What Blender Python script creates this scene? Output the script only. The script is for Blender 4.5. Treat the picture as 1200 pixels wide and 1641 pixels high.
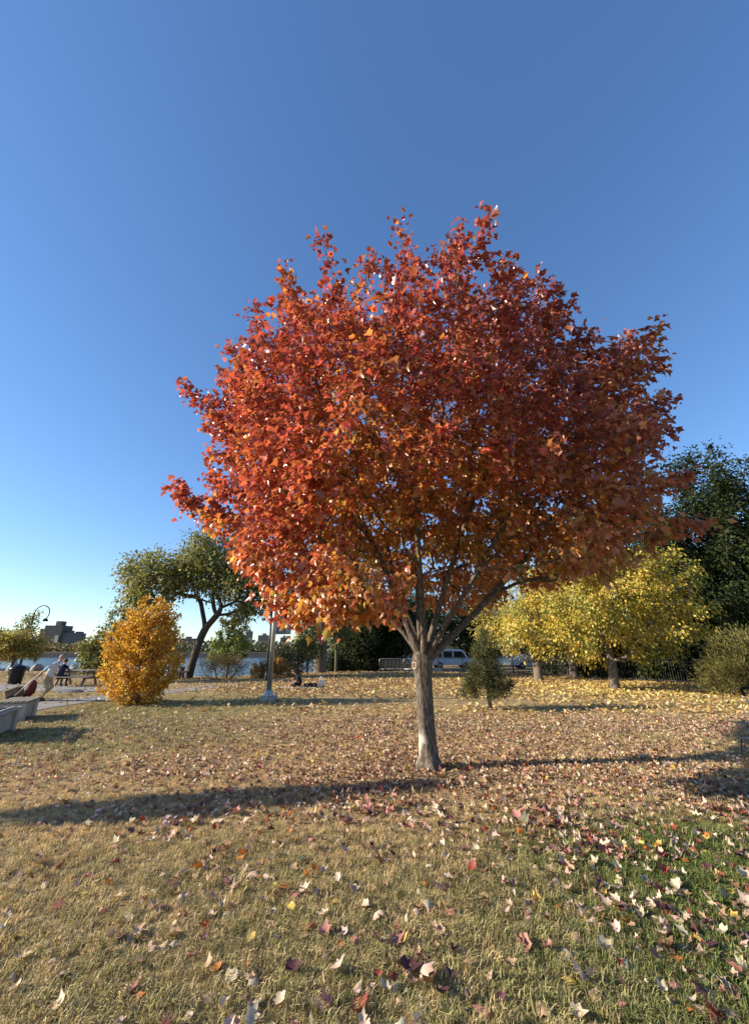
import bpy, bmesh, math
import numpy as np
from mathutils import Vector, Matrix

S = bpy.context.scene
for o in list(bpy.data.objects):
    bpy.data.objects.remove(o)
COL = S.collection
R = math.radians

# ------------------------------------------------------------------ camera, sky, sun, exposure
cam = bpy.data.cameras.new('camera')
cam.sensor_fit = 'VERTICAL'; cam.sensor_height = 24.0
cam.lens = 24.0 * 640.0 / 1641.0
cam.clip_start = 0.05; cam.clip_end = 20000
camo = bpy.data.objects.new('camera', cam); COL.objects.link(camo)
camo.location = (0, 0, 1.6); camo.rotation_euler = (R(90 + 19.4), 0, 0)
S.camera = camo

SUN_EL, SUN_DX, SUN_DY = 21.0, -1.0, -0.11           # the sun stands to the left, a little behind the viewer
W = bpy.data.worlds.new('World'); S.world = W; W.use_nodes = True
nt = W.node_tree; nt.nodes.clear()
sky = nt.nodes.new('ShaderNodeTexSky'); sky.sky_type = 'NISHITA'; sky.sun_disc = False
sky.sun_elevation = R(SUN_EL); sky.sun_rotation = math.atan2(SUN_DX, SUN_DY)
sky.air_density = 1.0; sky.dust_density = 0.12; sky.ozone_density = 4.0; sky.altitude = 0
bg = nt.nodes.new('ShaderNodeBackground'); bg.inputs['Strength'].default_value = 0.146
wo = nt.nodes.new('ShaderNodeOutputWorld')
hs = nt.nodes.new('ShaderNodeHueSaturation'); hs.inputs['Saturation'].default_value = 1.18; hs.inputs['Hue'].default_value = .507
gm = nt.nodes.new('ShaderNodeGamma'); gm.inputs['Gamma'].default_value = .82
nt.links.new(sky.outputs[0], gm.inputs['Color']); nt.links.new(gm.outputs[0], hs.inputs['Color']); nt.links.new(hs.outputs[0], bg.inputs['Color']); nt.links.new(bg.outputs[0], wo.inputs['Surface'])
sl = bpy.data.lights.new('sun', 'SUN'); sl.energy = 5.0; sl.angle = R(0.5); sl.color = (1.0, 0.88, 0.70)
so = bpy.data.objects.new('sun', sl); COL.objects.link(so)
sd = Vector((SUN_DX, SUN_DY, 0)).normalized() * math.cos(R(SUN_EL)); sd.z = math.sin(R(SUN_EL))
so.rotation_euler = sd.to_track_quat('Z', 'Y').to_euler(); so.location = (-20, -5, 30)
S.view_settings.view_transform = 'Standard'; S.view_settings.look = 'None'
S.view_settings.exposure = 1.0; S.view_settings.gamma = 1.0
S.cycles.max_bounces = 6; S.cycles.diffuse_bounces = 4; S.cycles.transmission_bounces = 4
S.cycles.transparent_max_bounces = 4; S.cycles.use_denoising = True

# ------------------------------------------------------------------ helpers
def vnoise(x, y, seed=0):
    x = np.asarray(x, float); y = np.asarray(y, float)
    xi = np.floor(x).astype(np.int64); yi = np.floor(y).astype(np.int64)
    fx = x - xi; fy = y - yi; fx = fx*fx*(3-2*fx); fy = fy*fy*(3-2*fy)
    def h(a, b):
        n = (a*374761393 + b*668265263 + seed*974711) & 0x7fffffff
        n = ((n ^ (n >> 13))*1274126177) & 0x7fffffff
        return ((n ^ (n >> 16)) & 0xffff)/65535.0
    return (h(xi,yi)*(1-fx)+h(xi+1,yi)*fx)*(1-fy)+(h(xi,yi+1)*(1-fx)+h(xi+1,yi+1)*fx)*fy
def fbm(x, y, seed=0, n=3):
    s = 0; a = 1; t = 0
    for k in range(n):
        s = s + a*vnoise(x*2**k, y*2**k, seed+k); t += a; a *= .5
    return s/t
def sstep(a, b, v):
    t = np.clip((np.asarray(v, float)-a)/(b-a), 0, 1); return t*t*(3-2*t)

def mesh_np(name, V, faces, mats=None, col=None, smooth=False, mi=None):
    """faces: list of (n,k) int arrays"""
    me = bpy.data.meshes.new(name)
    V = np.asarray(V, np.float32)
    me.vertices.add(len(V)); me.vertices.foreach_set('co', V.ravel())
    idx = np.concatenate([np.asarray(f, np.int32).ravel() for f in faces])
    tot = np.concatenate([np.full(len(f), np.asarray(f).shape[1], np.int32) for f in faces])
    st = np.concatenate([[0], np.cumsum(tot)[:-1]]).astype(np.int32)
    me.loops.add(len(idx)); me.loops.foreach_set('vertex_index', idx)
    me.polygons.add(len(tot)); me.polygons.foreach_set('loop_start', st); me.polygons.foreach_set('loop_total', tot)
    if smooth: me.polygons.foreach_set('use_smooth', np.ones(len(tot), bool))
    if mi is not None: me.polygons.foreach_set('material_index', np.asarray(mi, np.int32))
    if col is not None:
        a = me.color_attributes.new('Col', 'FLOAT_COLOR', 'POINT')
        c = np.ones((len(V), 4), np.float32); c[:, :3] = col
        a.data.foreach_set('color', c.ravel())
    for m in (mats if isinstance(mats, (list, tuple)) else [mats]):
        if m: me.materials.append(m)
    me.update(calc_edges=True); me.validate()
    return me
def obj(name, me, parent=None, loc=None, rot=None, scale=None):
    o = bpy.data.objects.new(name, me); COL.objects.link(o)
    if parent: o.parent = parent
    if loc is not None: o.location = loc
    if rot is not None: o.rotation_euler = rot
    if scale is not None: o.scale = (scale,)*3 if np.isscalar(scale) else scale
    return o
def tag(o, label, cat, group=None):
    o['label'] = label; o['category'] = cat
    if group: o['group'] = group
    return o
def thing(name, label, cat, loc=(0, 0, 0), rz=0, group=None):
    return tag(obj(name, None, None, loc, (0, 0, rz)), label, cat, group)
def setting(o): o['kind'] = 'structure'; return o

class MB:
    """collects boxes, tubes and prisms for one mesh"""
    def __init__(s): s.V = []; s.F = []; s.n = 0; s.M = []; s.m = 0
    def add(s, V, F):
        V = np.asarray(V, float); s.V.append(V)
        for f in F: s.F.append([i+s.n for i in f]); s.M.append(s.m)
        s.n += len(V); return s
    def box(s, c, d, rz=0, rx=0, ry=0, taper=1.0):
        x, y, z = d[0]/2, d[1]/2, d[2]/2
        P = [Vector((a*x*(taper if k > 0 else 1), b*y*(taper if k > 0 else 1), k*z)) for k in (-1, 1) for b in (-1, 1) for a in (-1, 1)]
        M = Matrix.Rotation(rz, 3, 'Z') @ Matrix.Rotation(ry, 3, 'Y') @ Matrix.Rotation(rx, 3, 'X')
        P = [M @ p + Vector(c) for p in P]
        return s.add(P, [(0,2,3,1), (4,5,7,6), (0,1,5,4), (2,6,7,3), (0,4,6,2), (1,3,7,5)])
    def bar(s, a, b, w, t=None):
        """square bar from a to b"""
        return s.tube([a, b], [w*.7071, w*.7071] if t is None else [w*.7071, t*.7071], 4)
    def tube(s, pts, rad, n=8, cap=True):
        V, F = tube_arrays(pts, rad, n, cap); return s.add(V, F)
    def prism(s, poly, z0, z1):
        n = len(poly)
        V = [(x, y, z0) for x, y in poly]+[(x, y, z1) for x, y in poly]
        F = [tuple(range(n))[::-1], tuple(range(n, 2*n))]+[(i, (i+1) % n, n+(i+1) % n, n+i) for i in range(n)]
        return s.add(V, F)
    def mesh(s, name, mats, smooth=False, bevel=0):
        me = bpy.data.meshes.new(name); me.from_pydata([tuple(v) for v in np.concatenate(s.V)], [], s.F)
        for m in (mats if isinstance(mats, (list, tuple)) else [mats]): me.materials.append(m)
        me.polygons.foreach_set('material_index', s.M)
        if smooth: me.polygons.foreach_set('use_smooth', [True]*len(s.F))
        if bevel:
            bm = bmesh.new(); bm.from_mesh(me)
            bmesh.ops.bevel(bm, geom=bm.edges[:], offset=bevel, segments=1, affect='EDGES'); bm.to_mesh(me); bm.free()
        me.update(); return me
    def build(s, name, mats, parent=None, loc=None, rot=None, smooth=False, bevel=0):
        return obj(name, s.mesh(name, mats, smooth, bevel), parent, loc, rot)

def tube_arrays(pts, rad, n=8, cap=True):
    P = np.asarray(pts, float); rad = np.asarray(rad, float); m = len(P)
    T = np.gradient(P, axis=0); T /= np.linalg.norm(T, axis=1)[:, None]+1e-9
    ref = np.array([0.31, 0.95, 0.05]) if abs(T[0] @ np.array([0.31, .95, .05])) < .9 else np.array([0, 0, 1.])
    V = []; a = np.arange(n)*2*np.pi/n + np.pi/4
    u = ref - (ref @ T[0])*T[0]
    for k in range(m):
        u = u - (u @ T[k])*T[k]; u /= np.linalg.norm(u)+1e-9
        w = np.cross(T[k], u)
        V.append(P[k]+rad[k]*(np.cos(a)[:, None]*u+np.sin(a)[:, None]*w))
    V = np.concatenate(V)
    F = [(k*n+i, k*n+(i+1) % n, (k+1)*n+(i+1) % n, (k+1)*n+i) for k in range(m-1) for i in range(n)]
    if cap: F += [tuple(range(n))[::-1], tuple(range((m-1)*n, m*n))]
    return V, F

# ------------------------------------------------------------------ materials
def nodes(name):
    m = bpy.data.materials.new(name); m.use_nodes = True; t = m.node_tree
    return m, t, t.nodes['Principled BSDF'], t.nodes['Material Output']
def rough_mat(name, c, c2=None, rough=.8, scale=8.0, bump=0.0, bscale=None, metal=0, spec=.3, stretch=(1, 1, 1), detail=6):
    m, t, b, o = nodes(name)
    b.inputs['Roughness'].default_value = rough; b.inputs['Metallic'].default_value = metal
    b.inputs['Specular IOR Level'].default_value = spec
    tc = t.nodes.new('ShaderNodeTexCoord'); mp = t.nodes.new('ShaderNodeMapping'); mp.inputs['Scale'].default_value = stretch
    t.links.new(tc.outputs['Object'], mp.inputs['Vector'])
    nz = t.nodes.new('ShaderNodeTexNoise'); nz.inputs['Scale'].default_value = scale; nz.inputs['Detail'].default_value = detail
    t.links.new(mp.outputs[0], nz.inputs['Vector'])
    mx = t.nodes.new('ShaderNodeMix'); mx.data_type = 'RGBA'
    c2 = c2 or tuple(x*.6 for x in c)
    mx.inputs['A'].default_value = (*c, 1); mx.inputs['B'].default_value = (*c2, 1)
    rp = t.nodes.new('ShaderNodeValToRGB'); rp.color_ramp.elements[0].position = .35; rp.color_ramp.elements[1].position = .68
    t.links.new(nz.outputs['Fac'], rp.inputs['Fac']); t.links.new(rp.outputs['Color'], mx.inputs['Factor'])
    t.links.new(mx.outputs['Result'], b.inputs['Base Color'])
    if bump:
        n2 = t.nodes.new('ShaderNodeTexNoise'); n2.inputs['Scale'].default_value = bscale or scale*3; n2.inputs['Detail'].default_value = 8
        t.links.new(mp.outputs[0], n2.inputs['Vector'])
        bp = t.nodes.new('ShaderNodeBump'); bp.inputs['Strength'].default_value = 1; bp.inputs['Distance'].default_value = bump
        t.links.new(n2.outputs['Fac'], bp.inputs['Height']); t.links.new(bp.outputs[0], b.inputs['Normal'])
    return m
def leaf_mat(name, rough=.5, spec=.5, transl=.4, under=None, under_amt=.6, inst=False, boost=1.25):
    """leaf colour from the mesh's own colour attribute; light comes through the blade"""
    m, t, b, o = nodes(name); L = t.links.new
    at = t.nodes.new('ShaderNodeAttribute'); at.attribute_name = 'Col'
    if inst: at.attribute_type = 'INSTANCER'
    col = at.outputs['Color']
    if under:                                   # the leaf's own pale lower side
        ge = t.nodes.new('ShaderNodeNewGeometry'); ml = t.nodes.new('ShaderNodeMath'); ml.operation = 'MULTIPLY'; ml.inputs[1].default_value = under_amt
        L(ge.outputs['Backfacing'], ml.inputs[0])
        mx = t.nodes.new('ShaderNodeMix'); mx.data_type = 'RGBA'; mx.inputs['B'].default_value = (*under, 1)
        L(ml.outputs[0], mx.inputs['Factor']); L(col, mx.inputs['A']); col = mx.outputs['Result']
    L(col, b.inputs['Base Color']); b.inputs['Roughness'].default_value = rough; b.inputs['Specular IOR Level'].default_value = spec
    tr = t.nodes.new('ShaderNodeBsdfTranslucent')
    g = t.nodes.new('ShaderNodeMix'); g.data_type = 'RGBA'; g.blend_type = 'MULTIPLY'; g.inputs['Factor'].default_value = 1
    g.inputs['B'].default_value = (boost, boost, boost*.8, 1); L(at.outputs['Color'], g.inputs['A']); L(g.outputs['Result'], tr.inputs['Color'])
    ms = t.nodes.new('ShaderNodeMixShader'); ms.inputs[0].default_value = transl
    L(b.outputs[0], ms.inputs[1]); L(tr.outputs[0], ms.inputs[2]); L(ms.outputs[0], o.inputs['Surface'])
    return m

M = {}
M['maple_leaf'] = leaf_mat('maple_leaf', .30, .8, .42, (.56, .28, .19), .55, boost=1.3)
M['leaf'] = leaf_mat('leaf', .5, .45, .35)
M['dull_leaf'] = leaf_mat('dull_leaf', .7, .15, .25)
M['needle'] = leaf_mat('needle', .65, .3, .15)
M['litter'] = leaf_mat('litter', .6, .4, .15)
M['grass'] = leaf_mat('grass', .55, .35, .25, inst=True)
M['concrete'] = rough_mat('concrete', (.42, .40, .36), (.30, .28, .25), .9, 5, .004, 60)
M['paving'] = rough_mat('paving', (.30, .28, .255), (.22, .205, .185), .92, 1.2, .003, 40)
M['wood'] = rough_mat('weathered_wood', (.40, .34, .26), (.27, .22, .16), .8, 6, .003, 30, stretch=(1, 8, 8))
M['brownwood'] = rough_mat('brown_wood', (.22, .14, .08), (.13, .08, .05), .75, 6, .003, 30)
M['galv'] = rough_mat('galvanised_steel', (.48, .47, .45), (.36, .35, .33), .42, 9, .0006, 60, metal=.75)
M['signback'] = rough_mat('grey_sign_back', (.17, .17, .18), (.13, .13, .14), .5, 4)
M['blackmetal'] = rough_mat('black_iron', (.02, .02, .022), (.012, .012, .014), .4, 12)
M['darkmetal'] = rough_mat('dark_green_iron', (.03, .035, .032), (.02, .022, .02), .45, 9)
M['foam'] = rough_mat('black_foam', (.015, .015, .016), (.01, .01, .01), .9, 40, .001)
M['rubber'] = rough_mat('rubber', (.02, .02, .02), (.012, .012, .012), .85, 20)
M['rock'] = rough_mat('grey_rock', (.34, .33, .32), (.20, .195, .19), .9, 2.5, .03, 6)
M['plastic'] = rough_mat('black_plastic', (.012, .012, .014), (.008, .008, .01), .32, 5, .006, 7)
M['bark'] = rough_mat('grey_bark', (.20, .165, .125), (.085, .07, .055), .92, 7, .012, 26, stretch=(3.0, 3.0, .45))
M['darkbark'] = rough_mat('dark_bark', (.10, .08, .06), (.045, .037, .03), .95, 6, .03, 12, stretch=(3, 3, .4))
M['twig'] = rough_mat('twig_bark', (.13, .095, .07), (.07, .05, .04), .8, 14)
M['whitecar'] = rough_mat('white_car_paint', (.72, .74, .76), (.66, .68, .70), .25, 2, spec=.5)
M['glass'] = rough_mat('dark_glass', (.02, .025, .03), (.015, .02, .022), .08, 2, spec=.6)
M['cream'] = rough_mat('pale_concrete', (.45, .40, .33), (.38, .34, .28), .9, .1)
M['brickfar'] = rough_mat('brown_brick_far', (.115, .10, .092), (.09, .08, .075), .9, .08)
M['brickfar2'] = rough_mat('grey_brick_far', (.15, .14, .135), (.11, .10, .10), .9, .08)
M['palefar'] = rough_mat('pale_facade_far', (.34, .30, .27), (.28, .25, .23), .9, .1)
M['redfar'] = rough_mat('red_facade_far', (.24, .13, .09), (.19, .11, .08), .9, .1)
M['skin'] = rough_mat('skin', (.52, .32, .22), (.45, .26, .18), .55, 10)
M['hair'] = rough_mat('brown_hair', (.10, .055, .03), (.06, .035, .02), .6, 30)
M['greyhair'] = rough_mat('grey_hair', (.30, .26, .22), (.22, .19, .16), .7, 30)
M['shirt'] = rough_mat('pale_blue_shirt', (.55, .62, .70), (.45, .53, .62), .9, 10, .006, 9)
M['khaki'] = rough_mat('khaki_cloth', (.42, .34, .22), (.32, .255, .16), .9, 10, .006, 9)
M['navy'] = rough_mat('navy_cloth', (.02, .025, .05), (.014, .016, .03), .9, 10, .006, 9)
M['blackcloth'] = rough_mat('black_cloth', (.02, .018, .02), (.014, .012, .014), .9, 10, .006, 9)
M['maroon'] = rough_mat('maroon_cloth', (.12, .025, .03), (.07, .015, .02), .85, 10, .006, 9)
M['redcloth'] = rough_mat('red_cloth', (.30, .05, .045), (.2, .035, .03), .85, 10)
M['shoe'] = rough_mat('brown_shoe', (.06, .035, .025), (.04, .025, .02), .6, 10)
M['whitecloth'] = rough_mat('white_cloth', (.66, .66, .68), (.5, .5, .52), .9, 6, .01, 7)
M['whitepole'] = rough_mat('white_pole', (.72, .66, .60), (.58, .52, .47), .5, 6)

# water
m, t, b, o_ = nodes('river_water'); M['water'] = m
b.inputs['Base Color'].default_value = (.035, .07, .11, 1); b.inputs['Roughness'].default_value = .12; b.inputs['IOR'].default_value = 1.33
tc = t.nodes.new('ShaderNodeTexCoord'); mp = t.nodes.new('ShaderNodeMapping'); mp.inputs['Scale'].default_value = (.6, 1.4, 1)
nz = t.nodes.new('ShaderNodeTexNoise'); nz.inputs['Scale'].default_value = .8; nz.inputs['Detail'].default_value = 6
bp = t.nodes.new('ShaderNodeBump'); bp.inputs['Strength'].default_value = 1; bp.inputs['Distance'].default_value = .5
t.links.new(tc.outputs['Object'], mp.inputs['Vector']); t.links.new(mp.outputs[0], nz.inputs['Vector'])
t.links.new(nz.outputs['Fac'], bp.inputs['Height']); t.links.new(bp.outputs[0], b.inputs['Normal'])

# turf: pigment of the ground sheet (straw, green turf, bare soil) in the Col attribute, fine grain in the material
m, t, b, o_ = nodes('turf_soil'); M['turf'] = m
L = t.links.new
at = t.nodes.new('ShaderNodeAttribute'); at.attribute_name = 'Col'
tc = t.nodes.new('ShaderNodeTexCoord')
mp = t.nodes.new('ShaderNodeMapping'); mp.inputs['Scale'].default_value = (1, .8, 1); L(tc.outputs['Object'], mp.inputs['Vector'])
n1 = t.nodes.new('ShaderNodeTexNoise'); n1.inputs['Scale'].default_value = 26; n1.inputs['Detail'].default_value = 6; n1.inputs['Roughness'].default_value = .7
n2 = t.nodes.new('ShaderNodeTexNoise'); n2.inputs['Scale'].default_value = 3.2; n2.inputs['Detail'].default_value = 5
for n in (n1, n2): L(mp.outputs[0], n.inputs['Vector'])
mr = t.nodes.new('ShaderNodeMapRange'); mr.inputs['From Min'].default_value = .32; mr.inputs['From Max'].default_value = .68; mr.inputs['To Min'].default_value = .5; mr.inputs['To Max'].default_value = 1.35
L(n1.outputs['Fac'], mr.inputs['Value'])
mr2 = t.nodes.new('ShaderNodeMapRange'); mr2.inputs['From Min'].default_value = .3; mr2.inputs['From Max'].default_value = .7; mr2.inputs['To Min'].default_value = .78; mr2.inputs['To Max'].default_value = 1.2
L(n2.outputs['Fac'], mr2.inputs['Value'])
mm = t.nodes.new('ShaderNodeMath'); mm.operation = 'MULTIPLY'; L(mr.outputs[0], mm.inputs[0]); L(mr2.outputs[0], mm.inputs[1])
vm = t.nodes.new('ShaderNodeVectorMath'); vm.operation = 'SCALE'; L(at.outputs['Color'], vm.inputs[0]); L(mm.outputs[0], vm.inputs['Scale'])
L(vm.outputs[0], b.inputs['Base Color']); b.inputs['Roughness'].default_value = .95; b.inputs['Specular IOR Level'].default_value = .1
bp = t.nodes.new('ShaderNodeBump'); bp.inputs['Distance'].default_value = .035; L(n1.outputs['Fac'], bp.inputs['Height']); L(bp.outputs[0], b.inputs['Normal'])

# ------------------------------------------------------------------ ground, river, paths
SHX = np.array([-4000, -200, -60, -30, -14, -6, 2, 9, 22, 200, 4000.])
SHY = np.array([70, 60, 46, 41, 30.5, 36, 48, 62, 70, 90, 90.])
def shore(x): return np.interp(x, SHX, SHY)
def gz(x, y):
    x = np.asarray(x, float); y = np.asarray(y, float)
    near = 0.05*(fbm(x*.25+7, y*.25+3, 5, 2)-.5)*sstep(9, 16, np.abs(y)+np.abs(x)*.3) + .012*(vnoise(x*1.3, y*1.3, 9)-.5)
    near = near*(1-sstep(60, 120, np.hypot(x, y)))
    s = shore(x)
    z = near*(1-sstep(s-2, s, y)) + np.interp(y-s, [-1, 0, 1.2, 5], [0, -.25, -1.0, -4.2])
    far = sstep(335, 352, y)
    return z*(1-far) + far*(1.0+2.0*vnoise(x*.02, y*.01, 3)+sstep(380, 900, y)*4)
def greenness(x, y):
    g = .17 + .55*(fbm(x*.35+2, y*.45, 21, 3)-.5)
    g = g + .68*sstep(.2, 2.4, x-.15*(y-3))*(1-sstep(4.2, 6.0, y))          # green lawn, right foreground
    g = g + .20*(1-sstep(3.6, 5.4, y))
    g = g + .34*(1-sstep(-5.5, -1.5, x))*sstep(6.5, 8.5, y)*(1-sstep(15, 20, y))   # left lawn by the benches
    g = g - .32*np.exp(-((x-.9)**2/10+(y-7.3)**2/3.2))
    g = g - .15*sstep(16, 22, y)*sstep(-6, -2, x)
    return np.clip(g, 0, 1)
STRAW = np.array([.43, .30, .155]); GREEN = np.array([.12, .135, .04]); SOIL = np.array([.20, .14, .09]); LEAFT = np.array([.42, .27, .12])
def ground_col(x, y):
    g = greenness(x, y)[..., None]
    c = STRAW*(1-g)+GREEN*g
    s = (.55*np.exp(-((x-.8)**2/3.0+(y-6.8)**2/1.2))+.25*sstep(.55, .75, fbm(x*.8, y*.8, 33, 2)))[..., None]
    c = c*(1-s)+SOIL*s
    f = (sstep(17, 24, y)*sstep(-8, -4, x-.2*(y-20))*.75)[..., None]
    return c*(1-f)+LEAFT*f
def spaced(a, b, dense0, dense1, step, grow=1.13):
    v = list(np.arange(dense0, dense1+1e-6, step)); s = step; p = v[-1]
    while p < b: s *= grow; p += s; v.append(p)
    s = step; p = v[0]
    while p > a: s *= grow; p -= s; v.insert(0, p)
    return np.array(v)
gx = spaced(-6000, 6000, -16, 18, .25); gy = spaced(-250, 9000, 1, 46, .25)
gy = np.sort(np.concatenate([gy, np.linspace(325, 360, 12)]))
X, Y = np.meshgrid(gx, gy); nx, ny = len(gx), len(gy)
Z = gz(X, Y); i = np.arange(nx*ny).reshape(ny, nx)
q = np.stack([i[:-1, :-1], i[:-1, 1:], i[1:, 1:], i[1:, :-1]], -1).reshape(-1, 4)
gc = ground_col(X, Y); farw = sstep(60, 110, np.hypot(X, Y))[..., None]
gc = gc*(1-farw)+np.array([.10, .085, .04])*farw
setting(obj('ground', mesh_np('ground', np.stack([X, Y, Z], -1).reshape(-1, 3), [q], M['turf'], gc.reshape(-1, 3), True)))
setting(obj('river', mesh_np('river', [(-6000, 24, -2), (6000, 24, -2), (6000, 345, -2), (-6000, 345, -2)], [np.array([[0, 1, 2, 3]])], M['water'])))

def ribbon(name, pts, wid, lift=.012):
    P = np.array(pts, float); tt = np.linspace(0, len(P)-1, (len(P)-1)*8+1)
    P = np.stack([np.interp(tt, range(len(P)), P[:, k]) for k in (0, 1)], 1); wv = np.interp(tt, range(len(wid)), wid)
    for _ in range(6): P[1:-1] = (P[:-2]+2*P[1:-1]+P[2:])/4
    T = np.gradient(P, axis=0); T /= np.linalg.norm(T, axis=1)[:, None]; N = np.stack([-T[:, 1], T[:, 0]], 1)
    k = 5; rows = []
    for j in range(k):
        e = (j/(k-1)*2-1)*(wv/2)[:, None]; rows.append(P+N*(e+.05*(vnoise(tt*2, tt*0+j, 4)[:, None]-.5)*(j in (0, k-1))))
    A = np.stack(rows, 1); z = gz(A[..., 0], A[..., 1])+lift
    V = np.concatenate([A, z[..., None]], -1).reshape(-1, 3); n = len(P)
    ii = np.arange(n*k).reshape(n, k)
    q = np.stack([ii[:-1, :-1], ii[1:, :-1], ii[1:, 1:], ii[:-1, 1:]], -1).reshape(-1, 4)[:, ::-1]
    return setting(obj(name, mesh_np(name, V, [q], M['paving'], smooth=True)))
ribbon('path', [(-9.6, 6.5), (-10.2, 10), (-10.9, 13.6), (-10.2, 16.4), (-8.9, 19.2), (-7.0, 23.5), (-4.2, 29.5), (0, 36), (6, 41), (14, 45)], [1.7, 1.7, 1.7, 1.7, 1.6, 1.6, 1.6, 1.6, 1.6, 1.6])
ribbon('pavement', [(-30, 27), (-22, 22.5), (-16, 20.6), (-12.5, 20.2), (-9.4, 18.6)], [3, 3.2, 3.4, 2.4, 1.4], .02)

# ------------------------------------------------------------------ leaves
LV = np.array([(0, 0), (.17, .0), (.34, .14), (.29, .28), (.43, .55), (.21, .60), (0, 1.0), (-.20, .62), (-.41, .52), (-.28, .28), (-.35, .12), (-.17, .0), (0, .36)], float)
LF = np.array([(12, k, (k+1) % 12) for k in range(12)])
DV = np.array([(0, 0), (.30, .42), (0, 1.0), (-.30, .42)], float); DF = np.array([(0, 1, 2), (0, 2, 3)])
OV = np.array([(0, 0), (.26, .22), (.27, .52), (0, 1.0), (-.27, .52), (-.26, .22)], float); OF = np.array([(0, 1, 2), (0, 2, 3), (0, 3, 4), (0, 4, 5)])
NV = np.array([(0, 0), (.09, .5), (0, 1.0), (-.09, .5)], float)
def frames(d, n):
    d = d/np.linalg.norm(d, axis=1)[:, None]
    x = np.cross(d, n); x /= np.linalg.norm(x, axis=1)[:, None]+1e-9
    z = np.cross(x, d); return np.stack([x, d, z], -1)      # columns: leaf x, leaf y (tip), leaf normal
def leaf_cloud(name, base, faces, pos, rot, scale, fold, curl, col, mat, parent=None):
    N = len(pos); x, y = base[:, 0], base[:, 1]
    z = fold[:, None]*np.abs(x)[None]+curl[:, None]*(y[None]-.35)**2+(curl[::-1]*1.3)[:, None]*(x*(y-.4))[None]+(fold[::-1]*1.2)[:, None]*(x**2)[None]
    B = np.stack([np.broadcast_to(x, z.shape), np.broadcast_to(y, z.shape), z], -1)*scale[:, None, None]
    V = np.einsum('nij,nkj->nki', rot, B)+pos[:, None]
    F = (faces[None]+(np.arange(N)*len(base))[:, None, None]).reshape(-1, faces.shape[1])
    o = obj(name, mesh_np(name, V.reshape(-1, 3), [F], mat, np.repeat(col, len(base), 0)), parent)
    return o
def pick(rg, n, pal, w=None):
    pal = np.array(pal, float); w = np.array(w, float)/np.sum(w) if w is not None else None
    c = pal[rg.choice(len(pal), n, p=w)]
    return np.clip(c*np.exp(rg.normal(0, .16, (n, 1)))*np.exp(rg.normal(0, .06, (n, 3))), .004, .8)

# ------------------------------------------------------------------ trees
def grow(nodes0, par0, targets, bf, maxseg, rg, jit=.12):
    nodes_ = [np.array(p, float) for p in nodes0]; par = list(par0)
    plen = [0.0]
    for k in range(1, len(nodes_)): plen.append(plen[par[k]]+np.linalg.norm(nodes_[k]-nodes_[par[k]]))
    Tg = np.array(targets, float); alive = np.ones(len(Tg), bool)
    best = np.full(len(Tg), 1e9); who = np.zeros(len(Tg), int)
    def upd(k):
        d = Tg-nodes_[k]; dd = np.linalg.norm(d, axis=1)
        c = dd*(1+.35*(d[:, 2] < -.05))+bf*plen[k]
        m_ = c < best; best[m_] = c[m_]; who[m_] = k
    lead = max(0, 0)
    for k in range(len(nodes_)):
        if k >= START: upd(k)
    for _ in range(len(Tg)):
        c = np.where(alive, best, 1e9); j = int(np.argmin(c)); alive[j] = False
        p = who[j]; a = nodes_[p]; v = Tg[j]-a; L_ = np.linalg.norm(v); ns = max(1, int(math.ceil(L_/maxseg)))
        for s in range(1, ns+1):
            t_ = s/ns; q_ = a+v*t_
            if s < ns: q_ = q_+rg.normal(0, jit*L_/ns, 3)+np.array([0, 0, -.06*L_*math.sin(math.pi*t_)])
            nodes_.append(q_); par.append(p); plen.append(plen[p]+np.linalg.norm(q_-nodes_[p])); p = len(nodes_)-1
            upd(p)
    return np.array(nodes_), np.array(par)
START = 0
def analyse(nodes_, par):
    n = len(par); tips = np.zeros(n); ch = [[] for _ in range(n)]
    for k in range(1, n): ch[par[k]].append(k)
    for k in range(n-1, -1, -1):
        if not ch[k]: tips[k] = 1
        if k: tips[par[k]] += tips[k]
    return tips, ch
def chain_list(ch, tips):
    out = []; st = [(0, None)]
    while st:
        s, p = st.pop(); c = [p, s] if p is not None else [s]; k = s
        while ch[k]:
            kids = sorted(ch[k], key=lambda q_: -tips[q_])
            for o_ in kids[1:]: st.append((o_, k))
            k = kids[0]; c.append(k)
        out.append(c)
    return out
def smooth_chain(P, r):
    if len(P) < 3: return P, r
    t_ = np.arange(len(P)); tt = np.linspace(0, len(P)-1, (len(P)-1)*2+1)
    Q = np.stack([np.interp(tt, t_, P[:, k]) for k in range(3)], 1); q = np.interp(tt, t_, r)
    for _ in range(2): Q[1:-1] = (Q[:-2]+2*Q[1:-1]+Q[2:])/4
    return Q, q
def shell_points(ells, n, rg, bias=.5, zmin=-9):
    """points in a union of ellipsoids, most of them towards the outside"""
    vol = np.array([e[3]*e[4]*e[5] for e in ells]); P = []
    for _ in range(60):
        e = np.array(ells)[rg.choice(len(ells), n, p=vol/vol.sum())]
        d = rg.normal(size=(n, 3)); d /= np.linalg.norm(d, axis=1)[:, None]
        r = rg.random(n)**bias
        p = e[:, :3]+d*r[:, None]*e[:, 3:6]
        P.append(p[p[:, 2] > zmin])
        if sum(map(len, P)) >= n: break
    return np.concatenate(P)[:n]
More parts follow.
